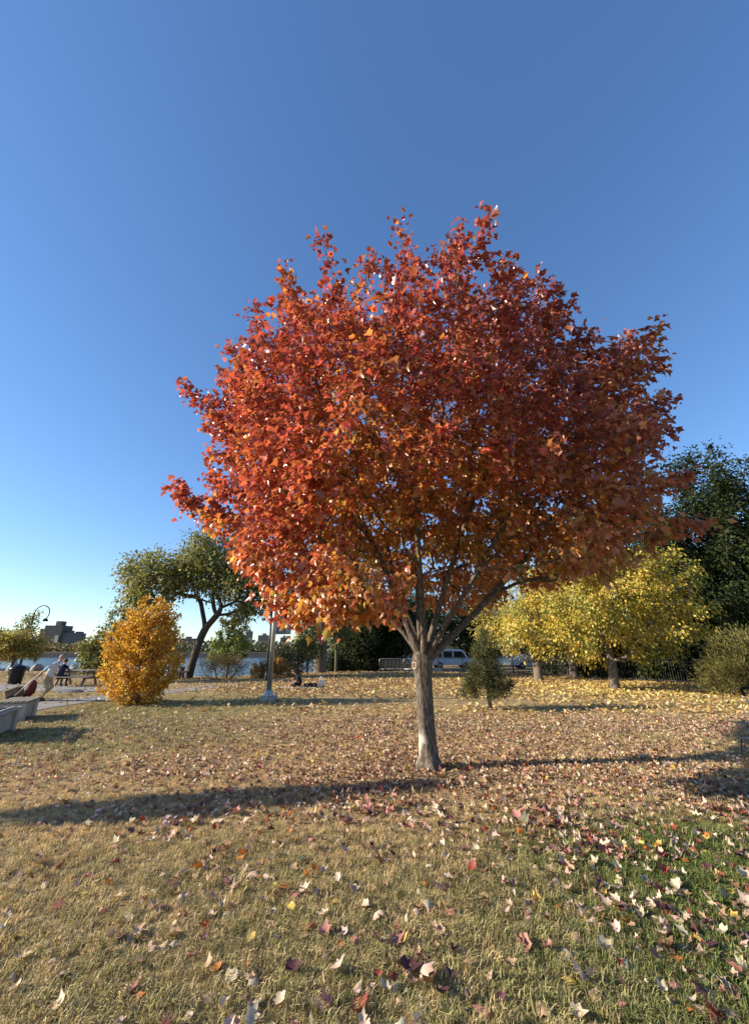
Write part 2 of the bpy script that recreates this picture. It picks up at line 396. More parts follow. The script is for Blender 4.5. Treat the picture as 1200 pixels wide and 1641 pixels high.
def wood_mesh(name, nodes_, chains, rad, mat, sides=lambda r: 10 if r > .06 else 6 if r > .015 else 4):
    mb_V = []; mb_F4 = []; n0 = 0
    for c in chains:
        P = nodes_[c]; r = rad[c].copy()
        if len(c) > 1 and r[0] > r[1]: r[0] = r[1]*1.05
        P, r = smooth_chain(P, r)
        ns = sides(r.max()); V, F = tube_arrays(P, r, ns, False)
        mb_V.append(V); mb_F4.append(np.array(F)+n0); n0 += len(V)
    return mesh_np(name, np.concatenate(mb_V), [np.concatenate(mb_F4)], mat, smooth=True)
def twig_leaves(nodes_, par, tips, n, rg, maxtips=6, spread=.08, extra=None):
    k = np.where((tips <= maxtips) & (np.arange(len(par)) > 0))[0]
    k = k[par[k] >= 0]; a = nodes_[par[k]]; b = nodes_[k]; L_ = np.linalg.norm(b-a, axis=1)+.02
    w = L_/np.sqrt(tips[k]); e = rg.choice(len(k), n, p=w/w.sum()); t_ = rg.random(n)**.7
    pos = a[e]+(b-a)[e]*t_[:, None]
    ax = (b-a)[e]/L_[e][:, None]
    return pos+rg.normal(0, spread, (n, 3)), ax
def orient(rg, pos, centre, ax, mode):
    n = len(pos); out = pos-np.array(centre); out /= np.linalg.norm(out, axis=1)[:, None]+1e-6
    nz_ = rg.normal(size=(n, 3))
    if mode == 'hang':
        d = .45*out+.35*nz_+.25*ax+np.array([0, 0, -.62]); nn = out*.55+np.array([0, 0, .55])+.5*rg.normal(size=(n, 3))
    elif mode == 'up':
        d = .75*out+.3*nz_+np.array([0, 0, .55]); nn = out+.6*rg.normal(size=(n, 3))
    elif mode == 'twig':
        d = ax*.7+.6*nz_+.25*out+np.array([0, 0, -.2]); nn = np.array([0, 0, .6])+.8*rg.normal(size=(n, 3))
    else:
        d = nz_+.3*out; nn = rg.normal(size=(n, 3))+np.array([0, 0, .4])
    return frames(d, nn)

def tree(name, label, cat, base, seeds, ells, ntgt, nleaf, pal, w, size, seed, r0, bark='bark', leafshape='oval', mode='hang', spread=.1, bf=.35,
         maxseg=.6, bias=.55, maxtips=5, group=None, leafmat='leaf', colfn=None, stems=1, expo=2.2, zmin=.15, jit=.12):
    """a tree or shrub: trunk with limbs (one mesh) and a crown of separate leaf blades (one mesh of stuff)"""
    rg = np.random.default_rng(seed)
    root = thing(name, label, cat, (base[0], base[1], float(gz(base[0], base[1]))-.03), 0, group)
    tg = shell_points(ells, ntgt, rg, bias, zmin)
    if stems == 1:
        nd = [np.zeros(3)]; pr = [-1]
        for k, s in enumerate(seeds): nd.append(np.array(s, float)); pr.append(k)
        global START
        START = max(0, len(nd)-2); N_, P_ = grow(nd, pr, tg, bf, maxseg, rg, jit); START = 0
    else:
        nd = [np.array([0, 0, -.1])]; pr = [-1]
        for k in range(stems):
            a = rg.random()*6.283; q_ = rg.random()**.5
            nd.append(np.array([math.cos(a)*q_*seeds[0], math.sin(a)*q_*seeds[0], 0.05])); pr.append(0)
        START = 1; N_, P_ = grow(nd, pr, tg, bf, maxseg, rg, jit); START = 0
    tips, ch = analyse(N_, P_)
    rad = np.maximum(r0*(tips/tips[0])**(1/expo), .004 if r0 < .1 else .006)
    if stems > 1: rad[0] = .01
    chains = chain_list(ch, tips)
    if stems == 1:
        k1 = np.array(N_); h_ = N_[:, 2]; flare = np.exp(-np.maximum(h_, 0)/(r0*1.6)); rad = np.where(np.arange(len(rad)) <= len(seeds), rad*(1+.45*flare), rad)
    obj('trunk' if stems == 1 else 'stems', wood_mesh(name+'_wood', N_, chains, rad, M[bark]), root)
    pos, ax = twig_leaves(N_, P_, tips, nleaf, rg, maxtips, spread)
    c0 = np.mean([e[:3] for e in ells], 0); rot = orient(rg, pos, c0, ax, mode)
    col = pick(rg, nleaf, pal, w) if colfn is None else colfn(rg, pos)
    bv, bf_ = {'oval': (OV, OF), 'diamond': (DV, DF), 'needle': (NV, DF), 'maple': (LV, LF)}[leafshape]
    sc = size*np.exp(rg.normal(0, .22, nleaf))
    cr = leaf_cloud('crown', bv, bf_, pos, rot, sc, rg.normal(.25, .2, nleaf), rg.normal(-.2, .3, nleaf), col, M[leafmat], root)
    cr['kind'] = 'stuff'
    return root

# ---- the red maple
RED = (.40, .078, .046); DRED = (.29, .048, .04); ORED = (.46, .135, .045); ORANGE = (.50, .20, .045); YORANGE = (.53, .30, .06); OLIVE = (.27, .22, .05); PINK = (.55, .26, .2)
MB0 = (0.80, 6.78)
def maple():
    global START
    rg = np.random.default_rng(11)
    root = thing('maple_tree', 'large round maple with red and orange autumn leaves and a single grey trunk', 'tree', (MB0[0], MB0[1], 0))
    limbs = [
        [(-.10, -.02, 1.62), (-.24, -.05, 1.95), (-.40, -.12, 2.35), (-.64, -.2, 2.95), (-.86, -.28, 3.4), (-1.3, -.4, 4.15), (-1.7, -.6, 5.0)],
        [(-.05, .05, 1.7), (-.07, .08, 2.2), (-.07, .1, 2.8), (-.03, .12, 3.7), (.0, .1, 4.8), (.05, .05, 6.0), (-.1, 0, 7.3)],
        [(.07, -.06, 1.7), (.15, -.12, 2.05), (.36, -.2, 2.6), (.55, -.3, 3.2), (.95, -.45, 4.2), (1.3, -.7, 5.3)],
        [(.13, .02, 1.55), (.42, .04, 1.83), (.80, .08, 2.13), (1.2, .12, 2.55), (1.95, .1, 3.25), (2.6, .2, 4.1)],
        [(-.03, .12, 1.66), (-.22, .42, 2.2), (-.5, .9, 2.95), (-.9, 1.5, 4.0), (-1.3, 2.0, 5.1)],
        [(.06, .12, 1.64), (.3, .5, 2.2), (.62, 1.0, 3.0), (1.1, 1.6, 4.1), (1.5, 1.9, 5.2)],
        [(.0, -.11, 1.68), (-.05, -.36, 2.2), (-.12, -.75, 2.9), (-.2, -1.3, 3.9), (-.3, -1.9, 4.9)],
        [(-.11, .04, 1.66), (-.5, .15, 2.15), (-1.1, .1, 2.6), (-1.9, .15, 3.1), (-2.5, .3, 3.7)],
        [(.08, -.08, 1.62), (.35, -.4, 2.1), (.75, -.9, 2.75), (1.2, -1.45, 3.6)],
    ]
    nd = [np.array((0, 0, 0.))]; pr = [-1]
    for z in (.5, 1.0, 1.42): nd.append(np.array((-.03*z, 0, z))); pr.append(len(nd)-2)
    limb_of = {}
    for li, l in enumerate(limbs):
        p = 3
        for q_ in l: nd.append(np.array(q_, float)); pr.append(p); p = len(nd)-1; limb_of[p] = li
    # crown envelope: widest at a third of its height, domed, ragged
    n = 2500; zz = rg.uniform(1.85, 7.95, n*8); th = rg.random(n*8)*6.283
    rmax = np.interp(zz, [1.85, 2.2, 2.8, 3.5, 4.4, 5.5, 6.4, 7.1, 7.6, 7.95], [2.3, 2.75, 3.25, 3.7, 3.86, 3.78, 3.35, 2.6, 1.7, .8])
    lump = .80+.40*fbm(th*2.6+9, zz*1.2+4, 71, 2); hr = rmax*lump*rg.random(n*8)**.42
    P_ = np.stack([hr*np.cos(th)+.10, hr*np.sin(th)*np.where(np.sin(th) < 0, .86, .95), zz], 1)
    keep = (rg.random(n*8) < (rmax/3.86)**2) & (P_[:, 2] > 1.95+.45*np.clip(1.7-hr, 0, 2)) & ~((hr < 1.1) & (P_[:, 2] < 2.8)) & ~((P_[:, 1] < .6) & (np.abs(P_[:, 0]-.25) < 1.25) & (P_[:, 2] < 2.75-.30*P_[:, 1])) & (P_[:, 2] > 2.0+.42*np.clip(P_[:, 0]-.3, 0, 2))
    # low shoots on the far left side are missing (the lawn there lies in full sun)
    keep &= P_[:, 0]+MB0[0]+2.6*P_[:, 2] > .93*(.943*(P_[:, 1]+MB0[1])-.5)+.9-.45*(P_[:, 1] < -.8)
    P_ = P_[keep][:n]
    # low skirt of shoots on the front left
    a_ = rg.uniform(3.75, 4.55, 70); h_ = rg.uniform(1.9, 2.9, 70)
    P_ = np.concatenate([P_, np.stack([h_*np.cos(a_), h_*np.sin(a_)*.9, rg.uniform(2.0, 2.5, 70)], 1)])
    # sprays: shoots that stand up and out of the outline
    k = rg.choice(len(P_), 700, replace=False); hull = P_[k]; o = (hull-np.array([.1, 0, 4.2])); on = np.linalg.norm(o/np.array([3.7, 3.3, 3.6]), axis=1)
    sel = hull[on > .9]; o = o[on > .9]; o /= np.linalg.norm(o, axis=1)[:, None]
    ln = (.15+1.05*rg.random(len(sel))**1.7)[:, None]*(np.where(sel[:, 2] > 4.5, 1, .6)*np.where(sel[:, 1] < -1.0, .6, 1.1))[:, None]
    spr = sel+(o*.62+np.array([0, 0, .6]))*ln; mid = sel+(o*.7+np.array([0, 0, .55]))*ln*.5
    low = (spr[:, 2] > 3.2) & (spr[:, 2] < 8.6)
    # a few long shoots that break the outline
    sh = [((-2.9, -.5, 4.9), (-4.15, -.9, 6.05)), ((-2.5, -.6, 5.6), (-3.4, -1.0, 6.75)), ((-3.2, -.4, 3.6), (-4.1, -.7, 4.2)), ((3.2, -.4, 5.0), (4.35, -.7, 5.8)), ((3.4, -.3, 4.0), (4.55, -.5, 4.5)), ((-1.0, -.4, 7.0), (-1.35, -.7, 8.05)), ((3.3, -.5, 3.4), (4.3, -.8, 3.5))]
    rows = []
    for a_, b_ in sh:
        a_, b_ = np.array(a_), np.array(b_)
        for u in np.linspace(.15, 1, 7): rows += [a_+(b_-a_)*u]+[a_+(b_-a_)*u+rg.normal(0, .17*(1.15-u), 3) for _ in range(3)]
    tg = np.concatenate([P_, mid[low], spr[low], np.array(rows)])
    START = 5
    N_, Pa = grow(nd, pr, tg, .30, .42, rg, .10); START = 0
    tips, ch = analyse(N_, Pa); chains = chain_list(ch, tips)
    rad = np.maximum(.135*(tips/tips[0])**(1/2.15), .0045)
    own = np.full(len(N_), -1)
    for kk in range(4, len(N_)): own[kk] = limb_of[kk] if kk in limb_of else own[Pa[kk]]
    # trunk: a column with root flare, flutes and the swelling under the fork
    zs = np.concatenate([np.linspace(-.06, .4, 16), np.linspace(.45, 1.75, 27)]); ns = 40; th = np.arange(ns)*2*np.pi/ns
    V = []
    for z in zs:
        b0 = .127-.008*z/1.4+.034*sstep(1.05, 1.5, z)-.11*sstep(1.5, 1.75, z)
        fl = np.exp(-max(z, 0)/.11); rr = b0*(1+.06*np.cos(3*th+1+z*.5)+.03*np.cos(7*th+z*1.1)+.02*np.sin(13*th+2*z))+fl*(.085+.055*np.cos(5*th+.6)+.03*np.cos(2*th+2.6))
        rr = rr+.012*(fbm(th*6, np.full(ns, z*5.0), 3, 3)-.5)
        V.append(np.stack([rr*np.cos(th)-.03*z, rr*np.sin(th), np.full(ns, z)], 1))
    m_ = len(zs); F = np.array([(k*ns+i, k*ns+(i+1) % ns, (k+1)*ns+(i+1) % ns, (k+1)*ns+i) for k in range(m_-1) for i in range(ns)])
    V = np.concatenate(V)
    trunk = obj('trunk', mesh_np('maple_trunk', V, [F, np.arange((m_-1)*ns, m_*ns)[None]], M['maple_bark'], smooth=True), root)
    # pruned knot with its callus ring on the trunk's left side
    a_ = np.linspace(0, 2*np.pi, 17); kb = MB(); c0 = np.array([-.17, -.075, 1.41]); nx_ = np.array([-.75, -.66, 0]); up = np.array([0, 0, 1.]); sd_ = np.cross(nx_, up)
    kb.tube([c0+.042*(np.cos(q_)*up*1.2+np.sin(q_)*sd_) for q_ in a_], [.017]*17, 8, False)
    obj('pruning_knot', kb.mesh('knot', M['knot'], True), trunk)
    kb = MB(); kb.tube([c0-nx_*.06, c0+nx_*.004, c0+nx_*.006], [.05, .036, .001], 12); obj('knot_heart', kb.mesh('knot_heart', M['darkbark'], True), trunk)
    # limbs
    for li in range(len(limbs)):
        cs = []
        for c in chains:
            if own[c[-1]] != li: continue
            c2 = [q_ for q_ in c if own[q_] == li or q_ == 3 or (own[q_] == -1 and q_ >= 3)]
            j = next(x_ for x_, q_ in enumerate(c) if own[q_] == li)
            cs.append(c[max(0, j-1):])
        rad2 = rad*np.where(rad > .03, .92, 1)*(1+.38*(1-sstep(1.55, 2.0, N_[:, 2]))*(np.arange(len(N_)) > 3))
        obj('branch', wood_mesh('maple_branch', N_, cs, rad2, M['maple_bark']), root)
    # leaves
    n = 84000
    pos, ax = twig_leaves(N_, Pa, tips, n, rg, 8, .085)
    ctr = np.array([0, 0, 4.3])
    rot = orient(rg, pos, ctr, ax, 'hang')
    e = (pos-np.array([0, 0, 4.7]))/np.array([3.5, 3.35, 3.4]); rr = np.linalg.norm(e, axis=1)
    clump = fbm(pos[:, 0]*1.1+31, pos[:, 2]*1.1+pos[:, 1]*.9, 51, 2)-.5
    redness = .315+.55*sstep(.45, 1.0, rr)+.22*sstep(3.0, 6.0, pos[:, 2])-.20+1.0*clump
    redness -= .30*np.exp(-((pos[:, 0]-1.6)**2/3+(pos[:, 2]-2.7)**2/1.2))+.22*sstep(3.4, 2.2, pos[:, 2])
    redness += rg.normal(0, .22, n)
    pal = np.array([OLIVE, YORANGE, ORANGE, ORED, RED, DRED]); st = np.array([-.15, .08, .30, .52, .78, 1.1])
    col = np.stack([np.interp(redness, st, pal[:, k]) for k in range(3)], 1)*np.exp(rg.normal(0, .30, (n, 1)))
    sc = .086*np.exp(rg.normal(0, .24, n)); sc *= 1-.22*sstep(6.0, 8.4, pos[:, 2])
    fold = rg.normal(.35, .3, n); curl = rg.normal(-.35, .45, n)
    # the 300 blades that show largest are pieces of their own
    camp = np.array([0, 0, 1.6])-np.array([MB0[0], MB0[1], 0]); dist = np.linalg.norm(pos-camp, axis=1)
    big = np.argsort(-(sc/dist))[:300]; rest = np.setdiff1d(np.arange(n), big)
    cr = leaf_cloud('crown', LV, LF, pos[rest], rot[rest], sc[rest], fold[rest], curl[rest], col[rest], M['maple_leaf'], root); cr['kind'] = 'stuff'
    blades = []
    for k in range(10):
        q_ = big[k*7]; f_, c_ = rg.normal(.3, .2), rg.normal(-.4, .4)
        V = np.stack([LV[:, 0], LV[:, 1], f_*np.abs(LV[:, 0])+c_*(LV[:, 1]-.35)**2], 1)
        blades.append(mesh_np('maple_leaf_blade', V, [LF], M['maple_leaf'], np.repeat([col[q_]], len(LV), 0)))
    mc = np.array([col[big[k*7]] for k in range(10)])
    for q_ in big:
        k = int(np.argmin(np.sum((mc-col[q_])**2, 1)+rg.random(10)*.01))
        o = obj('leaf', blades[k], root, pos[q_]); o.rotation_euler = Matrix(rot[q_]).to_euler(); o.scale = (sc[q_],)*3

M['knot'] = rough_mat('pale_callus', (.42, .30, .22), (.28, .19, .13), .9, 20, .006, 40)
# maple bark: grey-brown with vertical furrows and a chalky pale patch low on the stem
m, t, b, o_ = nodes('maple_bark'); M['maple_bark'] = m; L = t.links.new
tc = t.nodes.new('ShaderNodeTexCoord'); mp = t.nodes.new('ShaderNodeMapping'); mp.inputs['Scale'].default_value = (9, 9, 2.6); L(tc.outputs['Object'], mp.inputs['Vector'])
n1 = t.nodes.new('ShaderNodeTexNoise'); n1.inputs['Scale'].default_value = 4; n1.inputs['Detail'].default_value = 8; n1.inputs['Roughness'].default_value = .65; L(mp.outputs[0], n1.inputs['Vector'])
rp = t.nodes.new('ShaderNodeValToRGB'); e = rp.color_ramp.elements
e[0].position = .30; e[0].color = (.035, .027, .021, 1); e[1].position = .70; e[1].color = (.27, .23, .185, 1)
x_ = rp.color_ramp.elements.new(.5); x_.color = (.115, .092, .072, 1); L(n1.outputs['Fac'], rp.inputs['Fac'])
n2 = t.nodes.new('ShaderNodeTexNoise'); n2.inputs['Scale'].default_value = 5; n2.inputs['Detail'].default_value = 6; L(tc.outputs['Object'], n2.inputs['Vector'])
sx = t.nodes.new('ShaderNodeSeparateXYZ'); L(tc.outputs['Object'], sx.inputs[0])
g1 = t.nodes.new('ShaderNodeMath'); g1.operation = 'SUBTRACT'; g1.inputs[1].default_value = .30; L(sx.outputs['Z'], g1.inputs[0])
g2 = t.nodes.new('ShaderNodeMath'); g2.operation = 'ABSOLUTE'; L(g1.outputs[0], g2.inputs[0])
g3 = t.nodes.new('ShaderNodeMapRange'); g3.inputs['From Min'].default_value = .30; g3.inputs['From Max'].default_value = .08; L(g2.outputs[0], g3.inputs['Value'])
g4 = t.nodes.new('ShaderNodeMapRange'); g4.inputs['From Min'].default_value = .42; g4.inputs['From Max'].default_value = .58; L(n2.outputs['Fac'], g4.inputs['Value'])
g6 = t.nodes.new('ShaderNodeMapRange'); g6.inputs['From Min'].default_value = .0; g6.inputs['From Max'].default_value = -.09; L(sx.outputs['X'], g6.inputs['Value'])
g7 = t.nodes.new('ShaderNodeMath'); g7.operation = 'MULTIPLY'; L(g3.outputs[0], g7.inputs[0]); L(g6.outputs[0], g7.inputs[1])
g5 = t.nodes.new('ShaderNodeMath'); g5.operation = 'MULTIPLY'; L(g7.outputs[0], g5.inputs[0]); L(g4.outputs[0], g5.inputs[1])
mx = t.nodes.new('ShaderNodeMix'); mx.data_type = 'RGBA'; mx.inputs['B'].default_value = (.58, .52, .43, 1); L(g5.outputs[0], mx.inputs['Factor']); L(rp.outputs['Color'], mx.inputs['A'])
L(mx.outputs['Result'], b.inputs['Base Color']); b.inputs['Roughness'].default_value = .92; b.inputs['Specular IOR Level'].default_value = .2
bp = t.nodes.new('ShaderNodeBump'); bp.inputs['Strength'].default_value = 1; bp.inputs['Distance'].default_value = .02; L(n1.outputs['Fac'], bp.inputs['Height']); L(bp.outputs[0], b.inputs['Normal'])
maple()

# ---- the other trees and shrubs
GOLD = [(.62, .36, .04), (.55, .27, .03), (.66, .44, .08), (.42, .20, .04)]
YEL = [(.56, .43, .06), (.50, .38, .055), (.64, .52, .13), (.34, .30, .055), (.46, .29, .05)]
GRN = [(.11, .14, .035), (.15, .18, .045), (.21, .22, .06), (.27, .24, .06)]
DGRN = [(.026, .040, .013), (.036, .050, .016), (.018, .028, .010), (.055, .066, .02)]

tree('golden_shrub', 'tall golden yellow shrub beside the paved path, left of the lamp post', 'shrub', (-8.0, 14.6), [.35],
     [(0, 0, 1.6, 1.35, 1.25, 1.6), (0, 0, .65, 1.15, 1.1, .62), (.15, 0, 2.5, .95, .9, 1.25), (-.35, .1, 1.9, 1.0, .9, 1.3)], 600, 17500, GOLD, [4, 3, 2, 1.4], .085, 21, .12, 'twig', 'oval', 'twig', .07, stems=16, bf=.6, maxseg=.4, expo=1.8, maxtips=6)

tree('cottonwood_tree', 'wide green cottonwood with a dark leaning trunk standing at the water edge', 'tree', (-12.4, 28.8), [(.12, 0, 1.0), (.35, 0, 2.2), (.6, .1, 3.2)],
     [(-3.2, 0, 6.6, 2.5, 2.4, 2.2), (-.2, .3, 7.7, 2.8, 2.8, 2.6), (3.0, 0, 6.6, 2.6, 2.5, 2.5), (4.6, .2, 5.6, 1.7, 1.6, 1.9), (-4.3, 0, 5.2, 1.2, 1.3, 1.2)], 520, 24000,
     [(.15, .165, .05), (.21, .21, .065), (.28, .26, .08), (.38, .31, .10)], [3, 3, 2, 1.2], .19, 22, .25, 'darkbark', 'oval', 'hang', .34, maxtips=7, maxseg=.8, bias=.42, bf=.3)

tree('young_tree', 'small bushy tree with yellow top and green lower leaves in front of the river', 'tree', (-9.8, 28.6), [(0, 0, .5), (.03, 0, 1.0)],
     [(0, 0, 2.0, 1.55, 1.3, 1.1), (.1, 0, 3.3, 1.1, 1.0, 1.3)], 170, 5000, None, None, .14, 23, .075, 'twig', 'diamond', 'hang', .12, leafmat='leaf',
     colfn=lambda rg, p: np.where((p[:, 2]+rg.normal(0, .5, len(p)) > 3.3)[:, None], pick(rg, len(p), [(.60, .40, .05), (.62, .46, .07)]), pick(rg, len(p), [(.13, .19, .04), (.19, .24, .05), (.30, .30, .06)])))

tree('brown_shrub', 'round brown and olive shrub at the shore between the young tree and lamp post', 'shrub', (-9.6, 27.2), [.8],
     [(-.5, 0, .75, 1.15, .9, .8), (.6, 0, .8, 1.2, .9, .85)], 260, 6000, [(.20, .14, .06), (.16, .15, .06), (.27, .15, .06), (.12, .11, .05)], None, .10, 24, .06, 'twig', 'needle', 'up', .12, stems=14)
tree('orange_shrub', 'low orange leaved shrub spreading at the shore behind the lamp post', 'shrub', (-7.0, 28.6), [.6],
     [(-.5, 0, .5, .9, .8, .6), (.5, 0, .75, .9, .8, .75)], 200, 4200, [(.46, .22, .07), (.36, .17, .06), (.40, .27, .09), (.2, .14, .05)], None, .11, 25, .05, 'twig', 'diamond', 'up', .1, stems=12)
tree('mixed_shrub', 'green and rusty shrub right of the lamp post, by the thick trunk', 'shrub', (-5.9, 31.0), [.8],
     [(-.3, 0, 1.0, 1.3, 1.0, 1.0), (.7, .2, 1.7, 1.4, 1.1, 1.3)], 240, 6000, None, None, .13, 26, .07, 'twig', 'diamond', 'hang', .14, stems=12,
     colfn=lambda rg, p: np.where((p[:, 2]+rg.normal(0, .35, len(p)) > 1.25)[:, None], pick(rg, len(p), [(.11, .13, .03), (.17, .19, .04), (.07, .09, .03)]), pick(rg, len(p), [(.34, .17, .05), (.24, .14, .05), (.12, .09, .04)])))
tree('yellow_green_sapling', 'yellow green sapling leaning beside the thick trunk', 'tree', (-5.2, 33.2), [(0, 0, .9), (.05, 0, 1.6)],
     [(0, 0, 2.9, 1.1, 1.0, 1.4)], 110, 2600, [(.30, .28, .06), (.40, .34, .07), (.2, .2, .05)], None, .15, 27, .06, 'twig', 'diamond', 'hang', .14)

tree('thick_trunk_tree', 'old tree with a thick straight furrowed trunk on the leafy rise', 'tree', (-4.5, 35.3), [(0, 0, 1.2), (.05, 0, 2.6), (.1, 0, 4.2)],
     [(-1.2, 0, 7.6, 3.0, 3.0, 2.4), (2.0, .5, 8.0, 3.2, 3.0, 2.6), (.3, 0, 9.6, 2.6, 2.6, 2.2)], 460, 11000, GRN+[(.30, .24, .06)], None, .20, 28, .48, 'bark', 'diamond', 'hang', .25, maxseg=.9)
tree('slim_tree', 'slim young tree with a thin pale trunk beside the thick trunk', 'tree', (-3.3, 36.6), [(0, 0, 1.0), (0, 0, 2.0)],
     [(0, 0, 3.6, 1.5, 1.4, 1.4)], 130, 3000, [(.15, .17, .05), (.22, .22, .06), (.10, .12, .04)], None, .16, 29, .11, 'bark', 'diamond', 'hang', .16)

# dark trees at the back
def back_tree(x, y, h, r, z0, seed, label, pal, n=9000, w=None, size=.2):
    tree('evergreen_tree' if pal is DGRN else 'background_tree', label, 'tree', (x, y), [(0, 0, max(.6, z0*.6)), (.1, 0, z0+.5)],
         [(0, 0, z0+(h-z0)*.42, r, r, (h-z0)*.5), (.4*r, -.2*r, z0+(h-z0)*.7, r*.7, r*.7, (h-z0)*.36), (-.45*r, .1, z0+(h-z0)*.33, r*.75, r*.75, (h-z0)*.36)], 330, int(n*2.2), pal, w, size*.95, seed, .12+.008*h, 'darkbark', 'oval', 'hang', .36, maxseg=.9, bias=.5, maxtips=9, leafmat='dull_leaf', group='trees behind the lawn')
back_tree(-1.4, 42, 7.5, 2.7, .2, 41, 'dark green tree behind the leafy rise, next to the slim tree', DGRN)
back_tree(2.0, 43.5, 8.5, 2.9, .3, 42, 'dark green tree directly behind the grey crowd barriers', DGRN)
back_tree(5.2, 51, 8.5, 2.8, 2.4, 43, 'dark high-crowned tree behind the white van', DGRN, 7000)
back_tree(20.0, 25.5, 14.2, 4.2, .4, 44, 'tall dark green tree right of the yellow tree, behind the fence', DGRN, 17000)
back_tree(26.0, 25.5, 15.6, 4.3, .4, 45, 'tallest dark green tree behind the sprawling juniper', DGRN, 17000)
back_tree(15.4, 33, 10.0, 3.6, .3, 46, 'dark green tree behind the iron fence and the yellow trees', DGRN, 9000)
back_tree(21.5, 32, 12.0, 4.2, .2, 47, 'broad dark green tree in the second row behind the fence', DGRN, 9000)
back_tree(11.0, 55, 9.0, 3.4, 2.6, 48, 'far dark green tree behind the parked white van', DGRN, 6000)
back_tree(-1.6, 47, 7.0, 2.6, .1, 52, 'dark green tree at the water behind the leafy rise', DGRN, 6000)
back_tree(29.5, 34, 12.0, 4.2, .2, 53, 'dark green tree in the second row at the far right', DGRN, 8000)
back_tree(21, 50, 9.5, 4.0, 1.2, 54, 'far dark green tree beyond the parked white car', DGRN, 7000)
back_tree(13.4, 52, 8.0, 2.8, 1.0, 55, 'dark green tree between the white van and the white car', DGRN, 6000)
def dark_shrub(x, y, w_, h_, seed, label):
    tree('evergreen_shrub', label, 'shrub', (x, y), [.7], [(-.4*w_, 0, h_*.45, w_*.6, .8, h_*.5), (.4*w_, 0, h_*.5, w_*.6, .8, h_*.52)], 130, 4500, DGRN, None, .17, seed, .07, 'twig', 'oval', 'hang', .2, stems=8, maxtips=8, leafmat='dull_leaf', group='dark shrubs along the park edge')
dark_shrub(-3.0, 39.0, 1.6, 1.8, 91, 'dark shrub behind the slim tree on the rise')
dark_shrub(.3, 41.0, 1.7, 2.0, 92, 'dark shrub behind the slightly turned crowd barrier')
dark_shrub(17.0, 24.5, 1.8, 1.9, 93, 'added dark shrub filling the shade behind the fence next to the broad yellow tree')  # from here on, bushes added to fill the dark shade behind the fence
dark_shrub(15.2, 28.5, 2.0, 2.0, 94, 'added dark shrub filling the shade behind the fence between the yellow trunks')
dark_shrub(19.4, 21.8, 1.8, 2.2, 95, 'added dark shrub filling the shade behind the fence by the sprawling juniper')
dark_shrub(18.0, 30.0, 2.2, 2.4, 96, 'added dark shrub filling the shade under the broad dark tree behind the fence')

def yellow_cols(rg, p):
    c = fbm(p[:, 0]*.8+p[:, 1]*.5+11, p[:, 2]*1.0+3, 45, 2)+rg.normal(0, .07, len(p))
    gr = pick(rg, len(p), [(.30, .30, .06), (.38, .34, .06), (.22, .22, .05)]); ye = pick(rg, len(p), YEL, [3, 3, 1.8, 1.6, 1.2])
    return np.where((c > .61)[:, None], gr, ye)
def yellow(name, label, base, ells, n, trunk_r, seed, ht):
    tree(name, label, 'tree', base, [(0, 0, .6), (.04, 0, 1.25), (.05, .05, ht)], ells, 520, n, YEL, [3, 3, 1.8, 2.6, 1.2], .125, seed, trunk_r, 'bark', 'oval', 'hang', .20, maxseg=.7, bias=.5, colfn=yellow_cols, group='yellow trees by the fence', maxtips=7)
yellow('yellow_tree', 'broad bright yellow tree with a short pale trunk in front of the iron fence', (11.0, 19.9),
       [(-1.6, 0, 3.1, 3.3, 3.0, 2.0), (2.1, 0, 3.1, 2.9, 2.8, 2.0), (.0, -.6, 2.9, 2.2, 2.0, 1.6), (.2, 0, 5.2, 3.7, 3.3, 2.4), (3.0, 0, 5.2, 2.0, 2.0, 1.7), (-.5, .2, 7.2, 2.4, 2.2, 1.9), (4.6, -.3, 5.6, .8, .8, 1.2), (-4.4, -.3, 2.6, 1.0, 1.2, 1.0)], 31000, .19, 61, 1.9)
yellow('yellow_tree', 'yellow tree behind the broad one, nearest the dark conical juniper', (10.1, 26.6),
       [(-1.5, 0, 3.6, 2.8, 2.6, 1.9), (.8, 0, 5.4, 2.8, 2.6, 2.2)], 13000, .25, 62, 2.4)
yellow('yellow_tree', 'yellow tree standing directly behind the trunk of the broad one', (12.9, 27.9),
       [(0, 0, 4.2, 2.9, 2.6, 2.1), (.3, 0, 6.2, 2.4, 2.2, 2.0)], 11000, .24, 63, 2.5)

JUN = [(.075, .085, .03), (.10, .11, .035), (.055, .06, .022), (.14, .13, .045)]
tree('conical_juniper', 'dark conical juniper on the open lawn behind the maple trunk', 'tree', (3.42, 13.1), [(0, 0, .25), (0, 0, .7), (0, 0, 1.5), (.02, 0, 2.1)],
     [(0, 0, .85, .78, .72, .55), (0, 0, 1.35, .55, .52, .6), (.03, 0, 1.9, .30, .30, .58), (-.55, -.1, .62, .42, .3, .18)], 330, 16000, JUN, [3, 2, 3, 1], .075, 71, .06, 'twig', 'needle', 'up', .07, leafmat='needle', maxseg=.3, maxtips=8, bf=.1)
tree('sprawling_juniper', 'large sprawling olive juniper beyond the folding cart handle', 'shrub', (14.6, 17.2), [.6],
     [(-.5, 0, 1.0, 1.3, 1.3, 1.0), (.7, 0, 1.5, 1.6, 1.4, 1.2), (1.9, 0, 1.4, 1.3, 1.3, 1.2)], 420, 20000, [(.13, .13, .035), (.17, .16, .045), (.10, .095, .03), (.22, .19, .06)], None, .13, 72, .09, 'twig', 'needle', 'up', .12, stems=10, leafmat='needle', maxtips=8, bf=.4)
